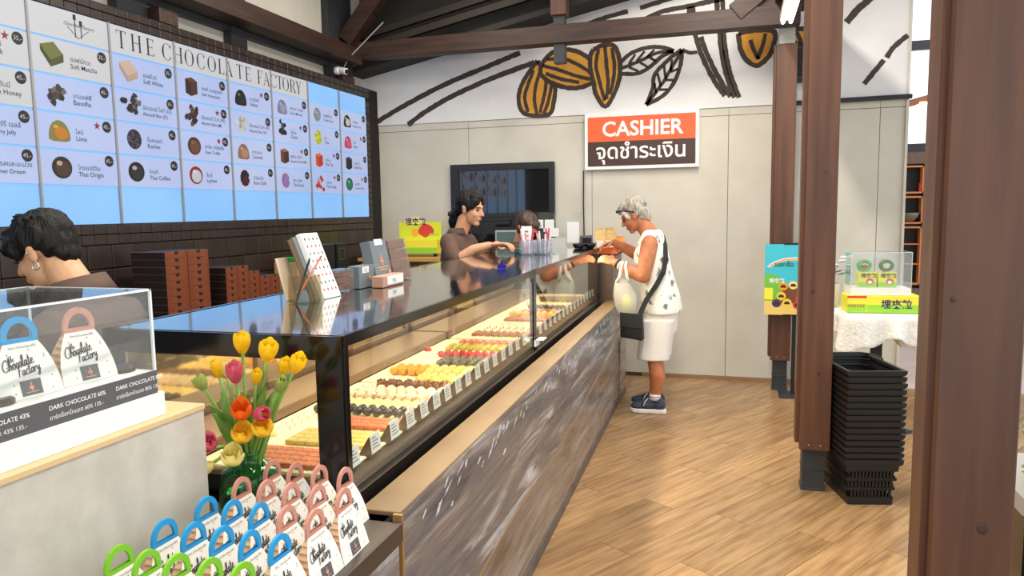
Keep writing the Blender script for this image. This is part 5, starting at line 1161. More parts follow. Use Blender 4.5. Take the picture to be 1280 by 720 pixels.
for q in ((-.19, -.187, -.1, .1, 0, .24), (.187, .19, -.1, .1, 0, .24), (-.187, .187, -.1, -.097, 0, .24), (-.187, .187, .097, .1, 0, .24), (-.19, .19, -.1, .1, .24, .243)): MB().box(*q).build('wall', m_acryl, ac)
eg = MB()
for sx in (-.19, .187):
    for sy in (-.1, .097): eg.box(sx, sx+.003, sy, sy+.003, 0, .243)
eg.box(-.19, .19, -.1005, -.0975, .24, .2435).box(-.19, .19, .097, .1, .24, .2435).box(-.1905, -.1875, -.1, .1, .24, .2435).box(.1875, .1905, -.1, .1, .24, .2435).build('edges', m_acryl_edge, ac)
for i, (x, lab) in enumerate(((-.07, 'left small yellow snack box under the clear cover'), (.055, 'right small yellow snack box under the clear cover'))):
    r = thing('snack_box', lab, 'box', (TX-.02+x, TY-.06+x*.07, CZ+.1665), R(4))
    MB().box(-.057, .057, -.04, .04, 0, .1).build('body', m_py, r, bevel=.002); MB().box(-.0575, .0575, -.041, -.0395, 0, .035).build('green_band', m_pg, r)
    MB().flat([(.015+.024*math.cos(t), -.0415, .038+.022*math.sin(t)) for t in [k*math.pi/8 for k in range(16)]]).build('red_print', MATS['promo_red'], r); MB().flat([(.015+.015*math.cos(t), -.042, .034+.012*math.sin(t)) for t in [k*math.pi/8 for k in range(16)]]).build('white_print', m_white, r)
    letters('埋夾粒', .034, MATS['navy_print'], (-.045, -.042, .068), FY, r, bold=.02)
def ring_toy(loc, label, mo, mi, tilt):
    r = thing('candy_model', label, 'candy model', loc, R(4))
    mb = MB(); mb.smooth = True; n, m = 20, 10; vs = []
    for i in range(n):
        a = 2*math.pi*i/n
        for j in range(m):
            t = 2*math.pi*j/m; rr = .036+.014*math.cos(t); vs.append((rr*math.cos(a), .02*math.sin(t), .045+rr*math.sin(a)*.85))
    mb.add(vs, [(i*m+j, i*m+(j+1) % m, ((i+1) % n)*m+(j+1) % m, ((i+1) % n)*m+j) for i in range(n) for j in range(m)])
    mb.build('rind', mo, r, fixn=True)
    mb = MB(); mb.smooth = True; mb.ell((0, 0, .043), (.03, .012, .025)).build('filling', mi, r)
    mb = MB(); [mb.ell((-.02+k*.01, -.012, .058-abs(k-2)*.002), (.005, .004, .006), nu=8, nv=5) for k in range(5)]; mb.build('white_tips', m_white, r)
ring_toy((TX-.02-.085, TY-.062, CZ+.267), 'green and red fruit-shaped candy model on the left box', mat('candy_green', (70, 170, 60), .4), mat('candy_red', (206, 60, 60), .4), 0)
ring_toy((TX-.02+.055, TY-.055, CZ+.267), 'dark green round candy model with pale filling on the right box', mat('candy_dkgreen', (70, 110, 50), .4), mat('candy_cream', (240, 226, 190), .4), 0)
r = thing('flower_pot', 'cream pot of white flowers partly behind the pillar', 'potted plant', (TX-.30, TY+.12, CZ))
MB().lathe([(.05, 0), (.06, .03), (.068, .17), (.062, .17), (.054, .03)], n=18).build('pot', mat('cream_pot', (216, 204, 170), .6), r, smooth=True)
q = random.Random(4)
for k in range(22):
    a = q.uniform(0, 6.28); d = q.uniform(.03, .14); h = .2+q.uniform(0, .14); c = Vector((d*math.cos(a), d*math.sin(a)*.6, h)); s_ = Vector((-math.sin(a), math.cos(a), 0))*.02; f_ = Vector((math.cos(a), math.sin(a), .3))*.045
    MB().flat([c-f_, c+s_, c+f_, c-s_]).build('leaf', mat('grey_green_leaf', (70, 92, 72), .5), r)
for k in range(7):
    a = q.uniform(0, 6.28); d = q.uniform(.02, .11); mb = MB(); mb.smooth = True
    for j in range(5): mb.ell((d*math.cos(a)+.014*math.cos(j*1.257), d*math.sin(a)*.6+.014*math.sin(j*1.257), .3+(k % 3)*.03), (.014, .014, .008), nu=8, nv=5)
    mb.build('blossom', m_white, r)
# poster on a stand
r = thing('poster_stand', 'colourful promotional poster on a slim floor stand', 'poster stand', (.39, 6.33, 0))
MB().box(.075, .105, .0, .03, 0, .9).build('pole', m_blackm, r); MB().box(-.02, .30, -.13, .12, 0, .008).build('base_plate', m_steel, r)
MB().box(-.145, .30, -.012, .0, .665, 1.24).build('board', mat('poster_sky', (60, 186, 206), .45), r)
MB().box(.0, .30, -.014, .002, 1.235, 1.25).box(.0, .30, -.014, .002, .66, .67).build('clip_rail', m_blackm, r)
def pf(pts, m, name, d): MB().flat([(a, -.0125-d*.0004, b) for a, b in pts]).build(name, m, r)
pf([(-.145, .665), (.30, .665), (.30, .79), (-.145, .79)], mat('poster_check', (232, 200, 110), .5), 'printed_table', 1)
hill = [(-.145, .78), (.30, .78), (.30, .93)]+[(.30-.445*k/10, .95+.05*math.sin(k*.9)) for k in range(1, 10)]+[(-.145, 1.0)]
pf(hill, mat('poster_hill', (110, 186, 60), .5), 'printed_hill', 1.5)
pf([(-.02, .76), (.2, .76), (.18, .9), (.0, .9)], mat('poster_basket', (112, 66, 36), .5), 'printed_basket', 2.2)
for k, (x, z, c) in enumerate(((.0, .90, (236, 150, 40)), (.075, .91, (240, 214, 130)), (-.015, .82, (236, 196, 60)), (-.05, .76, (70, 40, 90)), (.03, .765, (240, 200, 60)), (.11, .75, (206, 40, 60)), (.13, .80, (214, 60, 80)), (.15, .9, (238, 200, 50)))):
    pf([(x+.036*math.cos(t), z+.034*math.sin(t)) for t in [i*math.pi/9 for i in range(18)]], mat('poster_ring_%d' % k, c, .5), 'printed_ring', 3+k*.2)
    pf([(x+.022*math.cos(t), z-.004+.016*math.sin(t)) for t in [i*math.pi/6 for i in range(7)]]+[(x-.022, z-.012), (x+.022, z-.012)][:2], mat('poster_dark', (60, 30, 30), .5), 'printed_mouth', 4.9+k*.05)
pf([(-.145, .79), (-.08, .79), (-.08, .885), (-.145, .885)], m_py, 'printed_pack', 3)
for k, c in enumerate(((236, 236, 240), (230, 120, 110), (236, 200, 90))):
    arc_ = [(.08+(.24-k*.008)*math.cos(t), .98+(.155-k*.008)*math.sin(t)) for t in [R(150-i*12) for i in range(12)]]; arc2 = [(.08+(.232-k*.008)*math.cos(t), .98+(.147-k*.008)*math.sin(t)) for t in [R(150-i*12) for i in range(12)]][::-1]
    pf([p for p in (arc_+arc2)][::-1] if False else arc_+arc2, mat('poster_arc_%d' % k, c, .5), 'printed_rainbow', 2+k*.1)
letters('แลกซื้อ 1', .052, m_ink, (-.07, -.0155, 1.06), FY, r, bold=.006)
letters('埋夾粒', .04, m_white, (-.11, -.0155, .93), FY, r, bold=.02)
# planter at the right edge
r = thing('planter', 'black planter with pale green plant right of the large pillar', 'planter', (.72, 1.95, 0))
MB().box(-.09, .25, -.12, .2, 0, .88).build('pot', m_black, r, bevel=.006); MB().box(-.1, .26, -.13, .21, .86, .9).build('rim', m_lsteel, r)
q = random.Random(9)
for k in range(16):
    bx_ = q.uniform(-.06, .2); by_ = q.uniform(-.1, .15); lean = q.uniform(-.06, .03); mb = MB(); mb.smooth = True
    for j in range(9): 
        z = .9+j*.018; c = (bx_+lean*j/9, by_, z)
        for a in range(3): mb.ell((c[0]+.012*math.cos(a*2.1+j), c[1]+.012*math.sin(a*2.1+j), z), (.011, .006, .006), nu=6, nv=4)
    mb.build('sprig', mat('pale_green_sprig', (150, 168, 110), .6), r)
# ================================================================== PEOPLE
# local axes of a figure: +X forward, +Y to its own left, +Z up
def skin(name, a, b): return mat(name, a, .5, rgb2=b, scale=18, bump=.05, bscale=90)
s_cust = skin('skin_tanned', (176, 106, 68), (196, 124, 84)); s_staff = skin('skin_warm', (204, 148, 112), (214, 160, 124)); s_man = skin('skin_light', (206, 156, 116), (214, 166, 128))
m_eye = mat('eye_dark', (30, 22, 20), .2); m_lip = mat('lip_rose', (172, 70, 72), .45)
def head(mb, C, pitch, neck, yaw=0, sc=1.0):
    M_ = Matrix.Translation(C) @ Matrix.Rotation(yaw, 4, 'Z') @ Matrix.Rotation(pitch, 4, 'Y') @ Matrix.Scale(sc, 4)
    E = lambda c, r: mb.ell(M_ @ Vector(c), tuple(v*sc for v in r), (Matrix.Rotation(yaw, 4, 'Z') @ Matrix.Rotation(pitch, 4, 'Y')), nu=18, nv=12)
    E((-.012, 0, .03), (.097, .075, .088)); E((.03, 0, -.035), (.064, .060, .082)); E((.028, 0, -.07), (.055, .052, .045)); E((.066, 0, -.102), (.024, .03, .02))
    E((.078, 0, .02), (.018, .048, .014)); E((.055, .034, -.035), (.03, .024, .028)); E((.055, -.034, -.035), (.03, .024, .028))
    mb.cap(M_ @ Vector((.090, 0, .005)), M_ @ Vector((.110, 0, -.034)), .008*sc, .0125*sc, 10)
    E((.098, .010, -.039), (.009, .008, .007)); E((.098, -.010, -.039), (.009, .008, .007))
    E((.090, 0, -.064), (.010, .022, .006)); E((.088, 0, -.075), (.010, .019, .007))
    for s in (1, -1): E((-.002, s*.076, -.012), (.018, .008, .031)); E((-.006, s*.078, .004), (.017, .011, .018))
    mb.cap(M_ @ Vector((-.02, 0, -.05)), neck[0], .056*sc, neck[1], 16)
    return M_
def face(root, M_, lips=True):
    mb = MB(); mb.smooth = True
    for s in (1, -1): mb.ell(M_ @ Vector((.083, s*.030, -.003)), (.009, .012, .007), M_.to_3x3().to_4x4(), 10, 7)
    mb.build('eyes', m_eye, root)
    mb = MB()
    for s in (1, -1): mb.tube([M_ @ Vector((.092, s*.014, .016)), M_ @ Vector((.092, s*.030, .021)), M_ @ Vector((.078, s*.046, .016))], [.003, .0032, .002], 6)
    mb.build('eyebrows', m_eye, root)
    if lips:
        mb = MB(); mb.smooth = True; mb.ell(M_ @ Vector((.0965, 0, -.0665)), (.005, .017, .004), M_.to_3x3().to_4x4(), 10, 6); mb.ell(M_ @ Vector((.0945, 0, -.074)), (.005, .014, .005), M_.to_3x3().to_4x4(), 10, 6); mb.build('lips', m_lip, root)
def hand(mb, wrist, d, n, t, curl=.5, s=1.0):
    """d: finger direction, n: palm normal (fingers curl this way), t: thumb side"""
    w = Vector(wrist); d = Vector(d).normalized(); n = Vector(n); n = (n-d*n.dot(d)).normalized(); t = d.cross(n)*(1 if d.cross(n).dot(Vector(t)) > 0 else -1)
    Bm = Matrix((d, t, n)).transposed().to_4x4()
    mb.ell(w+d*.045*s, (.05*s, .041*s, .016*s), Bm, 14, 9); mb.ell(w+d*.075*s, (.03*s, .042*s, .014*s), Bm, 14, 9)
    for k, (o, L_) in enumerate(((.031, .074), (.0105, .083), (-.0105, .077), (-.031, .06))):
        p = w+d*.085*s+t*o*s; a = 0; r = .0092*s; q = [p-d*.02*s]
        pts = [p-d*.02*s, p]; rs = [r, r]; dirv = d.copy()
        for j, f in enumerate((.45, .32, .23)):
            a += curl*(.7 if j == 0 else .9); dv = d*math.cos(a)+n*math.sin(a); pts.append(pts[-1]+dv*L_*f*s); rs.append(r*(.94-.08*j))
        mb.chain(pts, rs, 10)
    b = w+d*.025*s+t*.03*s; tv = (d*.62+t*.7+n*.35).normalized()
    mb.chain([b-t*.012*s, b+tv*.032*s, b+tv*.032*s+(d*.85+t*.15+n*.5).normalized()*.03*s, b+tv*.032*s+(d*.85+t*.1+n*.55).normalized()*.052*s], [.014*s, .012*s, .0105*s, .008*s], 10)
def sole(root, a, s, toe, m, rz=0):
    pass

# ---------- customer
cu = thing('person', 'person in white floral sleeveless blouse and white shorts leaning on the counter', 'person', (-.575, 5.62, 0), math.pi)
b = MB()
Hc = head(b, Vector((.150, 0, 1.498)), R(27), (Vector((.02, 0, 1.335)), .068))
b.ell((.01, 0, 1.29), (.085, .155, .085), None, 20, 12); b.cap((.01, 0, 1.25), (-.03, 0, .8), .08, .1)
b.chain([(.015, .165, 1.29), (.03, .205, 1.19), (.055, .225, 1.055)], [.064, .060, .052]); b.chain([(.055, .225, 1.055), (.15, .215, 1.09), (.265, .175, 1.150)], [.053, .046, .030])
b.chain([(.02, -.165, 1.29), (.08, -.205, 1.22), (.13, -.215, 1.17)], [.062, .056, .050]); b.chain([(.13, -.215, 1.17), (.22, -.15, 1.23), (.31, -.07, 1.285)], [.050, .042, .029])
hand(b, (.268, .172, 1.153), (.95, -.25, .25), (.2, -.7, -.6), (0, -.4, 1), .45); hand(b, (.312, -.068, 1.286), (.9, .5, -.2), (-.1, .3, -.9), (.1, 1, .1), .5)
for s, a in ((.085, 0), (-.085, .02)):
    b.chain([(a-.01, s, .52), (a-.02, s, .40), (a-.04, s, .29), (a-.022, s, .14), (a-.02, s, .09)], [.075, .058, .058, .040, .033]); b.cap((a-.02, s, .8), (a-.01, s, .5), .07, .07)
face(bake(b, 'body', s_cust, .0055, 3, cu), Hc, False)
# short grey hair
m_grey_h = mat('hair_grey', (122, 114, 100), .55, rgb2=(196, 190, 178), scale=30, stretch=(3, 3, .6), bump=.6, bscale=70)
h = MB(); HM = Hc.to_3x3().to_4x4()
for c, r in (((-.028, 0, .048), (.097, .084, .088)), ((-.055, 0, .0), (.062, .076, .082)), ((.02, 0, .085), (.075, .07, .04)), ((-.012, .068, .025), (.045, .014, .05)), ((-.012, -.068, .025), (.045, .014, .05)), ((.068, .03, .062), (.028, .034, .022)), ((.068, -.03, .062), (.028, .034, .022)), ((-.08, 0, -.045), (.03, .055, .05))):
    h.ell(Hc @ Vector(c), r, HM, 18, 12)
bake(h, 'hair', m_grey_h, .005, 2, cu, disp=.008, dscale=(55, 80, 22))
h = MB(); h.ell(Hc @ Vector((.038, .060, .012)), (.024, .010, .032), HM); h.ell(Hc @ Vector((.06, .05, .04)), (.022, .014, .016), HM); bake(h, 'fringe', mat('hair_white', (214, 206, 198), .6, rgb2=(232, 226, 220), scale=40), .005, 2, cu, disp=.006)
# sunglasses pushed up
sgl = MB()
for s in (1, -1):
    sgl.ell(Hc @ Vector((.101, s*.034, .078)), (.007, .029, .014), HM, 12, 8); sgl.tube([Hc @ Vector((.098, s*.062, .076)), Hc @ Vector((.06, s*.084, .066)), Hc @ Vector((.0, s*.088, .03)), Hc @ Vector((-.02, s*.084, .012))], .0055, 6)
sgl.tube([Hc @ Vector((.108, -.02, .078)), Hc @ Vector((.108, .02, .078))], .005, 6)
sgo = sgl.build('sunglasses', m_black, None, smooth=True); tag(sgo, 'black sunglasses pushed up on the grey-haired head', 'sunglasses'); sgo.matrix_world = Matrix.Translation((-.575, 5.62, 0)) @ Matrix.Rotation(math.pi, 4, 'Z')
# blouse with grey print
def floral():
    m = mat('white_blouse', (236, 232, 222), .75); nt = m.node_tree; N = nt.nodes; L = nt.links; bs = N['Principled BSDF']
    tc = N.new('ShaderNodeTexCoord'); n = N.new('ShaderNodeTexNoise'); n.inputs['Scale'].default_value = 17; n.inputs['Detail'].default_value = 3; L.new(tc.outputs['Object'], n.inputs['Vector'])
    n2 = N.new('ShaderNodeTexVoronoi'); n2.inputs['Scale'].default_value = 11; L.new(tc.outputs['Object'], n2.inputs['Vector'])
    r = N.new('ShaderNodeValToRGB'); r.color_ramp.elements[0].position = .58; r.color_ramp.elements[0].color = lin((238, 234, 224))+(1,); r.color_ramp.elements[1].position = .66; r.color_ramp.elements[1].color = lin((112, 112, 116))+(1,)
    mm = N.new('ShaderNodeMath'); mm.operation = 'SUBTRACT'; L.new(n.outputs['Fac'], mm.inputs[0])
    m2 = N.new('ShaderNodeMath'); m2.operation = 'MULTIPLY'; m2.inputs[1].default_value = .35; L.new(n2.outputs['Distance'], m2.inputs[0]); m3 = N.new('ShaderNodeMath'); m3.operation = 'SUBTRACT'; m3.inputs[1].default_value = .16; L.new(m2.outputs[0], m3.inputs[0]); L.new(m3.outputs[0], mm.inputs[1])
    L.new(mm.outputs[0], r.inputs[0]); L.new(r.outputs[0], bs.inputs['Base Color']); return m
bl = MB()
bl.stack([(-.058, 0, .765, .150, .205), (-.055, 0, .80, .152, .205), (-.045, 0, .90, .146, .196), (-.012, 0, 1.02, .142, .186), (.014, 0, 1.13, .138, .180), (.022, 0, 1.22, .126, .176), (.02, 0, 1.29, .104, .165), (.012, 0, 1.335, .086, .13), (.015, 0, 1.37, .074, .085), (.02, 0, 1.385, .068, .07)], 26)
bake(bl, 'blouse', floral(), .007, 5, cu, disp=.007, dscale=(9, 22, 3))
sh_ = MB(); sh_.stack([(-.045, 0, .62, .13, .18), (-.045, 0, .70, .135, .185), (-.04, 0, .80, .13, .18), (-.04, 0, .84, .12, .17)], 22)
for s in (.088, -.088): sh_.stack([(-.005, s, .415, .122, .094), (-.012, s, .50, .120, .096), (-.025, s, .62, .128, .1), (-.04, s, .72, .13, .1)], 20)
bake(sh_, 'shorts', mat('white_cotton', (232, 228, 222), .8), .007, 4, cu, disp=.006, dscale=(14, 14, 3))
m_shoe = mat('navy_knit', (44, 52, 66), .7, rgb2=(66, 76, 92), scale=60); 
for s, a, nm in ((.085, 0, 'left'), (-.085, .02, 'right')):
    k = MB()
    for c, r in (((.105, 0, .05), (.058, .043, .034)), ((.04, 0, .06), (.08, .042, .042)), ((-.05, 0, .066), (.052, .039, .05)), ((-.035, 0, .1), (.05, .04, .028)), ((.02, 0, .085), (.05, .034, .03))): k.ell((c[0]+a, c[1]+s, c[2]), r)
    sho = bake(k, 'shoe', m_shoe, .006, 3, cu)
    out = [(-.105, -.02), (-.095, -.036), (-.04, -.04), (.03, -.038), (.09, -.046), (.14, -.036), (.165, -.01), (.165, .012), (.14, .036), (.09, .046), (.03, .038), (-.04, .04), (-.095, .036), (-.105, .02)]
    MB().prism(out, lambda p, q, t: (p+a, q+s, t), .001, .034).build('sole', mat('white_rubber', (236, 228, 222), .6), cu, bevel=.006)
    lc = MB()
    for j in range(5): lc.tube([(a+.03+j*.016, s-.024, .098-j*.009), (a+.036+j*.016, s, .108-j*.009), (a+.03+j*.016, s+.024, .098-j*.009)], .0035, 5)
    lc.tube([(a+.03, s+.01, .112), (a+.05, s+.045, .095), (a+.06, s+.042, .06)], .003, 5); lc.build('laces', m_white, cu)
    MB().lathe([(.043, .105), (.042, .15), (.038, .15)], (a-.021, s, 0), 16).build('sock', mat('white_sock', (236, 232, 230), .9), cu, smooth=True)
    MB().lathe([(.0435, .128), (.0435, .133)], (a-.021, s, 0), 16).build('sock_stripe', mat('sock_stripe', (150, 100, 110), .9), cu)
wb_ = MB(); wb_.tube([(.235, .188, 1.135), (.249, .182, 1.142)], .0345, 14); wb_.build('wrist_strap', m_blackm, cu); MB().tube([(.222, .192, 1.129), (.230, .189, 1.133)], .0352, 14).build('bracelet', m_white, cu)
# white carrier bag on the forearm
m_poly = glass('white_polythene', (255, 255, 255), 1.35, .2, haze=.55, hazecol=(240, 240, 234))
pb = thing('plastic_bag', 'white translucent carrier bag hanging from the bent arm', 'bag', (-.575-.19, 5.62-.215, .73))
k = MB(); k.stack([(.012, 0, .0, .025, .02), (.01, 0, .025, .06, .045), (.006, 0, .10, .082, .058), (.0, 0, .18, .084, .05), (-.01, 0, .25, .066, .036), (-.014, 0, .30, .05, .02)], 24)
q = k.mesh('pouch', m_poly, smooth=True)
for v in q.vertices: v.co += Vector((noise.noise(v.co*22)*.012, noise.noise(v.co*18+Vector((5, 0, 0)))*.012, 0))
obj('pouch', q, pb)
for x in (-.05, .035): MB().tube([(x, -.015, .28), (x*.6, -.045, .33), (x*.35, -.05, .40), (x*.3, .0, .425), (x*.35, .05, .40), (x*.6, .04, .33), (x, .015, .26)], [.014, .011, .009, .009, .009, .011, .014], 8).build('loop_handle', mat('white_film', (236, 236, 230), .5), pb, smooth=True)
tag(MB().ell((-.575-.175, 5.62-.215, .86), (.04, .03, .06)).build('yellow_item', mat('yellow_pack', (230, 214, 70), .5), smooth=True), 'yellow item showing through the carrier bag', 'packet')
sb = thing('shoulder_bag', 'black shoulder bag with long strap at the hip', 'bag', (-.575-.13, 5.62-.245, .585), R(174))
MB().prism([(-.085, 0), (.085, .02), (.08, .20), (-.075, .19)], lambda a, b2, t: (a, t, b2), -.03, .035).build('body', m_blackm, sb, bevel=.012, seg=2, fixn=True); MB().prism([(-.08, .09), (.082, .10), (.083, .207), (-.077, .197)], lambda a, b2, t: (a, t, b2), .036, .042).build('flap', mat('black_fabric', (26, 26, 28), .7), sb, bevel=.002, fixn=True)
stp = [(.075, .24, .775), (.03, .232, .88), (-.04, .215, .99), (-.085, .185, 1.08), (-.10, .13, 1.18), (-.085, .06, 1.27), (-.06, -.02, 1.34), (-.02, -.085, 1.355), (.04, -.1, 1.33)]
rb = MB(); P_ = [Vector(p) for p in stp]; vs_ = []
for i, p in enumerate(P_):
    dv = (P_[min(i+1, len(P_)-1)]-P_[max(i-1, 0)]).normalized(); c0 = Vector((0, 0, p.z)); nrm = (p-c0); nrm = Vector((nrm.x, nrm.y, .25 if p.z > 1.25 else 0)).normalized(); wv = dv.cross(nrm).normalized()*.018
    vs_ += [p-wv+nrm*.006, p+wv+nrm*.006, p+wv-nrm*.004, p-wv-nrm*.004]
rb.add(vs_, [(i*4+j, i*4+(j+1) % 4, i*4+4+(j+1) % 4, i*4+4+j) for i in range(len(P_)-1) for j in range(4)])
so = rb.build('strap', mat('black_webbing', (30, 30, 32), .8), sb, fixn=True)
so.matrix_parent_inverse = (Matrix.Translation((-.575-.13, 5.62-.245, .585)) @ Matrix.Rotation(R(174), 4, 'Z')).inverted(); so.matrix_basis = Matrix.Translation((-.575, 5.62, 0)) @ Matrix.Rotation(math.pi, 4, 'Z')

# ---------- staff
m_shirt = mat('brown_uniform', (84, 62, 52), .75, rgb2=(96, 72, 60), scale=10, bump=.1, bscale=200)
m_blackh = mat('hair_black', (10, 9, 9), .45, rgb2=(24, 20, 20), scale=30, stretch=(2, 2, .5), bump=.5, bscale=80, spec=.25)
def torso(mb, fwd=0, sw=.17):
    mb.stack([(-.02, 0, .86, .115, .155), (-.02, 0, .98, .11, .145), (-.005+fwd*.3, 0, 1.10, .115, .155), (fwd*.6, 0, 1.22, .118, .165), (fwd*.8, 0, 1.30, .105, sw-.005), (fwd, 0, 1.355, .085, sw-.035), (fwd, 0, 1.395, .066, .09), (fwd+.005, 0, 1.415, .06, .066)], 24)
st = thing('person', 'person in brown uniform shirt with black hair tied back, standing behind the case', 'person', (-1.86, 4.86, 0), R(-4))
b = MB(); Hs = head(b, Vector((.098, 0, 1.568)), R(10), (Vector((.02, 0, 1.39)), .05), R(-6), .97)
b.ell((.0, 0, 1.32), (.06, .13, .07)); b.chain([(.0, -.13, 1.32), (.05, -.205, 1.25), (.11, -.215, 1.205)], [.035, .038, .036]); b.chain([(.10, -.215, 1.225), (.2, -.19, 1.29), (.30, -.15, 1.318)], [.040, .034, .025])
b.chain([(.0, .13, 1.32), (.04, .2, 1.25), (.09, .2, 1.18)], [.035, .038, .036]); b.chain([(.07, .2, 1.22), (.2, .14, 1.29), (.29, .02, 1.315)], [.038, .033, .024])
hand(b, (.302, -.149, 1.318), (.85, .45, .05), (.1, -.2, -1), (0, .6, .6), .55); hand(b, (.292, .018, 1.316), (.9, -.35, .0), (0, 0, -1), (0, -1, .2), .5)
face(bake(b, 'body', s_staff, .0055, 3, st), Hs)
def brown_shirt(root, arms, fwd=.0, legs=True):
    t = MB(); torso(t, fwd)
    for ch, rs in arms: t.chain(ch, rs)
    bake(t, 'shirt', m_shirt, .007, 4, root, disp=.006, dscale=(14, 14, 8))
    c = MB(); n = 26; vs = []
    for i in range(n+1):
        a = R(35)+(2*math.pi-R(70))*i/n; ca_, sa_ = math.cos(a), math.sin(a)
        vs += [(fwd+.01+.066*ca_, .066*sa_, 1.432), (fwd+.008+.094*ca_, .092*sa_, 1.388)]
    c.add(vs, [(2*i, 2*i+1, 2*i+3, 2*i+2) for i in range(n)]); o = c.build('collar', m_shirt, root, smooth=True); o.modifiers.new('thickness', 'SOLIDIFY').thickness = .005
    if legs:
        tr_ = MB()
        for s in (.08, -.08): tr_.chain([(-.02, s, .84), (-.01, s, .48), (-.02, s, .06)], [.095, .07, .06])
        tr_.stack([(-.02, 0, .78, .11, .15), (-.02, 0, .9, .112, .15)]); bake(tr_, 'trousers', mat('black_trousers', (26, 25, 26), .8), .009, 3, root)
        f = MB()
        for s in (.08, -.08): f.cap((-.04, s, .035), (.12, s, .03), .034, .029)
        bake(f, 'shoes', m_blackm, .008, 2, root)
brown_shirt(st, [([(.0, -.155, 1.335), (.05, -.205, 1.25), (.10, -.215, 1.205)], [.064, .062, .058]), ([(.0, .155, 1.335), (.04, .2, 1.25), (.07, .205, 1.2)], [.064, .06, .056])])
h = MB(); HM = Hs.to_3x3().to_4x4()
for c, r in (((-.03, 0, .045), (.095, .083, .086)), ((-.055, 0, -.005), (.06, .07, .078)), ((.035, 0, .085), (.06, .066, .032)), ((.072, .036, .05), (.018, .032, .034)), ((.066, -.036, .055), (.022, .032, .034)), ((.0, .066, .02), (.05, .016, .055)), ((.0, -.068, .024), (.05, .015, .05)), ((.04, -.056, .04), (.035, .02, .045)), ((.04, .056, .04), (.035, .02, .045)), ((-.10, 0, -.055), (.04, .045, .05))): h.ell(Hs @ Vector(c), r, HM, 18, 12)
h.chain([Hs @ Vector((-.10, 0, -.06)), Hs @ Vector((-.125, 0, -.12)), Hs @ Vector((-.12, 0, -.175))], [.04, .036, .018])
bake(h, 'hair', m_blackh, .006, 3, st, disp=.005, dscale=(50, 50, 12))
bw = MB()
for s in (1, -1): bw.ell(Hs @ Vector((-.135, s*.028, -.045+.02*s)), (.022, .034, .024), HM, 10, 7)
bw.ell(Hs @ Vector((-.135, 0, -.05)), (.018, .012, .016), HM, 8, 6); bake(bw, 'ribbon_bow', m_blackm, .005, 2, st)
tag(MB().box(-.05, .05, -.035, .035, 0, .035).build('teal_card_box', mat('teal_card', (70, 110, 104), .5), bevel=.002), 'small teal box on the case top in front of the standing staff', 'box').location = (-1.40, 4.9, 1.2515)
# third person, bent down behind the jars
p3 = thing('person', 'person with brown tied hair bending down behind the jars of straws', 'person', (-1.76, 6.0, 0), R(-35))
b = MB(); H3 = head(b, Vector((.13, 0, 1.405)), R(38), (Vector((.02, 0, 1.27)), .052), 0, .97); b.ell((.0, 0, 1.18), (.08, .15, .1))
b.chain([(.02, -.17, 1.2), (.0, -.2, 1.05), (.1, -.14, 1.0)], [.045, .04, .03]); hand(b, (.1, -.14, 1.0), (.9, .3, 0), (0, 0, -1), (0, 1, 0)); b.chain([(.02, .17, 1.2), (.0, .2, 1.05), (.1, .14, 1.0)], [.045, .04, .03]); hand(b, (.1, .14, 1.0), (.9, -.3, 0), (0, 0, -1), (0, -1, 0))
face(bake(b, 'body', s_staff, .007, 3, p3), H3)
t = MB(); t.stack([(-.04, 0, .8, .115, .15), (-.04, 0, .95, .115, .15), (-.02, 0, 1.08, .118, .16), (.0, 0, 1.18, .108, .165), (.015, 0, 1.24, .09, .13), (.02, 0, 1.285, .062, .075)], 22); t.chain([(.0, -.15, 1.2), (.05, -.2, 1.08)], [.06, .055]); t.chain([(.0, .15, 1.2), (.05, .2, 1.08)], [.06, .055])
for s in (.08, -.08): t.chain([(-.03, s, .82), (-.02, s, .45), (-.03, s, .04)], [.095, .07, .05])
bake(t, 'uniform', m_shirt, .009, 3, p3)
h = MB(); HM = H3.to_3x3().to_4x4()
for c, r in (((-.022, 0, .048), (.104, .088, .086)), ((-.05, 0, .0), (.065, .075, .08)), ((.05, 0, .075), (.052, .07, .042)), ((-.005, .068, .0), (.04, .018, .065)), ((-.005, -.068, .0), (.04, .018, .065)), ((-.11, 0, .04), (.035, .035, .035))): h.ell(H3 @ Vector(c), r, HM, 18, 12)
bake(h, 'hair', mat('hair_brown', (40, 28, 24), .4, rgb2=(92, 66, 52), scale=22, stretch=(2, 2, .5), bump=.4, bscale=70), .006, 3, p3, disp=.006, dscale=(45, 45, 12))
# ---------- worker at the left
mn = thing('person', 'person with short black hair and silver earring working behind the near case', 'person', (-1.965, 1.782, 0), R(-166))
b = MB(); Hm = head(b, Vector((.075, 0, 1.450)), R(24), (Vector((-.03, 0, 1.30)), .060), 0, .95); b.ell((-.05, 0, 1.2), (.09, .17, .09))
for s in (1, -1): b.chain([(-.05, s*.19, 1.2), (.02, s*.23, 1.02), (.2, s*.16, .98)], [.05, .045, .033]); hand(b, (.2, s*.16, .98), (.9, -.3*s, 0), (0, 0, -1), (0, -s, 0))
face(bake(b, 'body', s_man, .0055, 3, mn), Hm)
h = MB(); HM = Hm.to_3x3().to_4x4()
for c, r in (((-.016, 0, .048), (.104, .088, .088)), ((-.045, 0, .010), (.066, .080, .072)), ((.04, 0, .066), (.066, .074, .042)), ((.092, 0, .045), (.032, .058, .034)), ((-.012, .074, .035), (.06, .016, .045)), ((-.012, -.074, .035), (.06, .016, .045)), ((.05, .066, .03), (.026, .018, .045)), ((.05, -.066, .03), (.026, .018, .045)), ((-.066, 0, -.032), (.034, .06, .045))): h.ell(Hm @ Vector(c), tuple(.95*v for v in r), HM, 20, 14)
rh = random.Random(2)
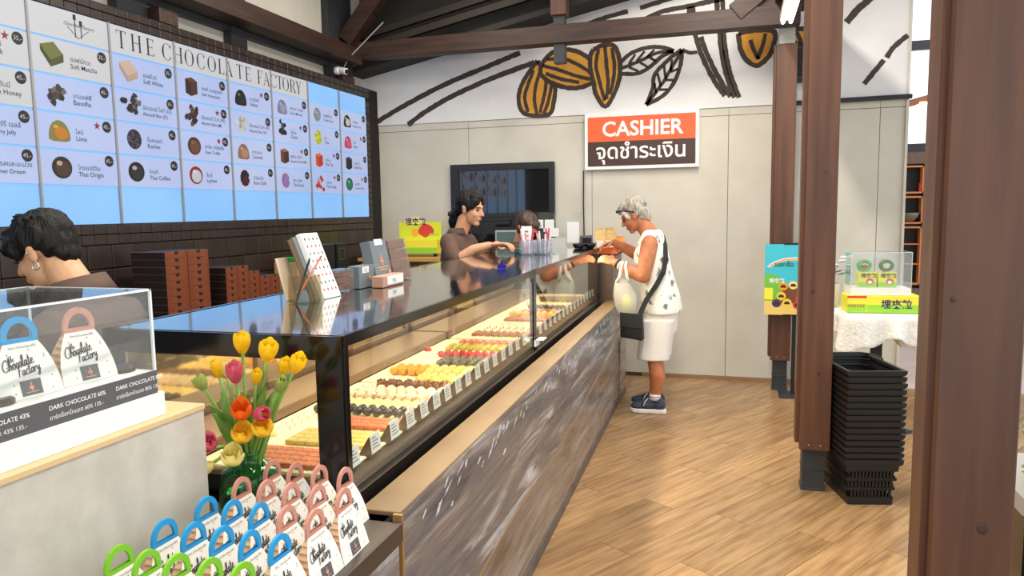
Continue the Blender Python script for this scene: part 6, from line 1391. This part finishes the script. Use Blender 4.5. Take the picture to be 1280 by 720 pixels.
for k in range(40):
    a = rh.uniform(-2.0, 2.0); u = rh.uniform(.5, 1.2); p = Vector((-.02+.09*math.cos(a)*math.cos(u), .08*math.sin(a)*math.cos(u), .045+.080*math.sin(u))); d = Vector((.03*math.cos(a)+rh.uniform(-.01, .03), .02*math.sin(a), rh.uniform(-.005, .012)))
    h.tube([Hm @ p, Hm @ (p*1.0+d*.6+Vector((0, 0, .004))), Hm @ (p+d)], [.006, .004, .002], 6)
bake(h, 'hair', m_blackh, .005, 2, mn, disp=.005, dscale=(70, 70, 18))
er = MB(); c = Hm @ Vector((.0, .082, -.052)); n = 16
er.tube([c+Vector((.011*math.cos(2*math.pi*i/n), 0, .011*math.sin(2*math.pi*i/n))) for i in range(n+1)], .0022, 6); er.ell(Hm @ Vector((.006, .085, -.005)), (.004, .004, .004)); er.build('earring', mat('silver', (210, 210, 214), .2, metal=1), mn, smooth=True)
t = MB(); t.stack([(-.08, 0, .84, .125, .165), (-.08, 0, 1.0, .125, .17), (-.07, 0, 1.12, .13, .19), (-.055, 0, 1.2, .125, .21), (-.045, 0, 1.26, .105, .18), (-.035, 0, 1.305, .085, .12), (-.03, 0, 1.335, .072, .085)], 26)
for s in (1, -1): t.chain([(-.05, s*.18, 1.215), (-.01, s*.225, 1.1), (.02, s*.23, 1.03)], [.072, .066, .06])
bake(t, 'shirt', m_shirt, .007, 4, mn, disp=.006, dscale=(14, 14, 8))
c = MB(); n = 26; vs = []
for i in range(n+1):
    a = R(40)+(2*math.pi-R(80))*i/n; vs += [(-.025+.074*math.cos(a), .074*math.sin(a), 1.362-.018*math.cos(a)), (-.03+.104*math.cos(a), .108*math.sin(a), 1.305-.014*math.cos(a))]
c.add(vs, [(2*i, 2*i+1, 2*i+3, 2*i+2) for i in range(n)]); o = c.build('collar', m_shirt, mn, smooth=True); o.modifiers.new('thickness', 'SOLIDIFY').thickness = .006
ap = MB(); ap.tube([(.06, .12, 1.18), (.02, .13, 1.275), (-.05, .115, 1.31), (-.12, .08, 1.255), (-.17, .04, 1.1)], .014, 8); ap.build('apron_strap', m_blackm, mn, smooth=True)
tr_ = MB()
for s in (.08, -.08): tr_.chain([(-.08, s, .85), (-.06, s, .48), (-.06, s, .05)], [.1, .075, .06])
bake(tr_, 'trousers', MATS['black_trousers'], .009, 3, mn)
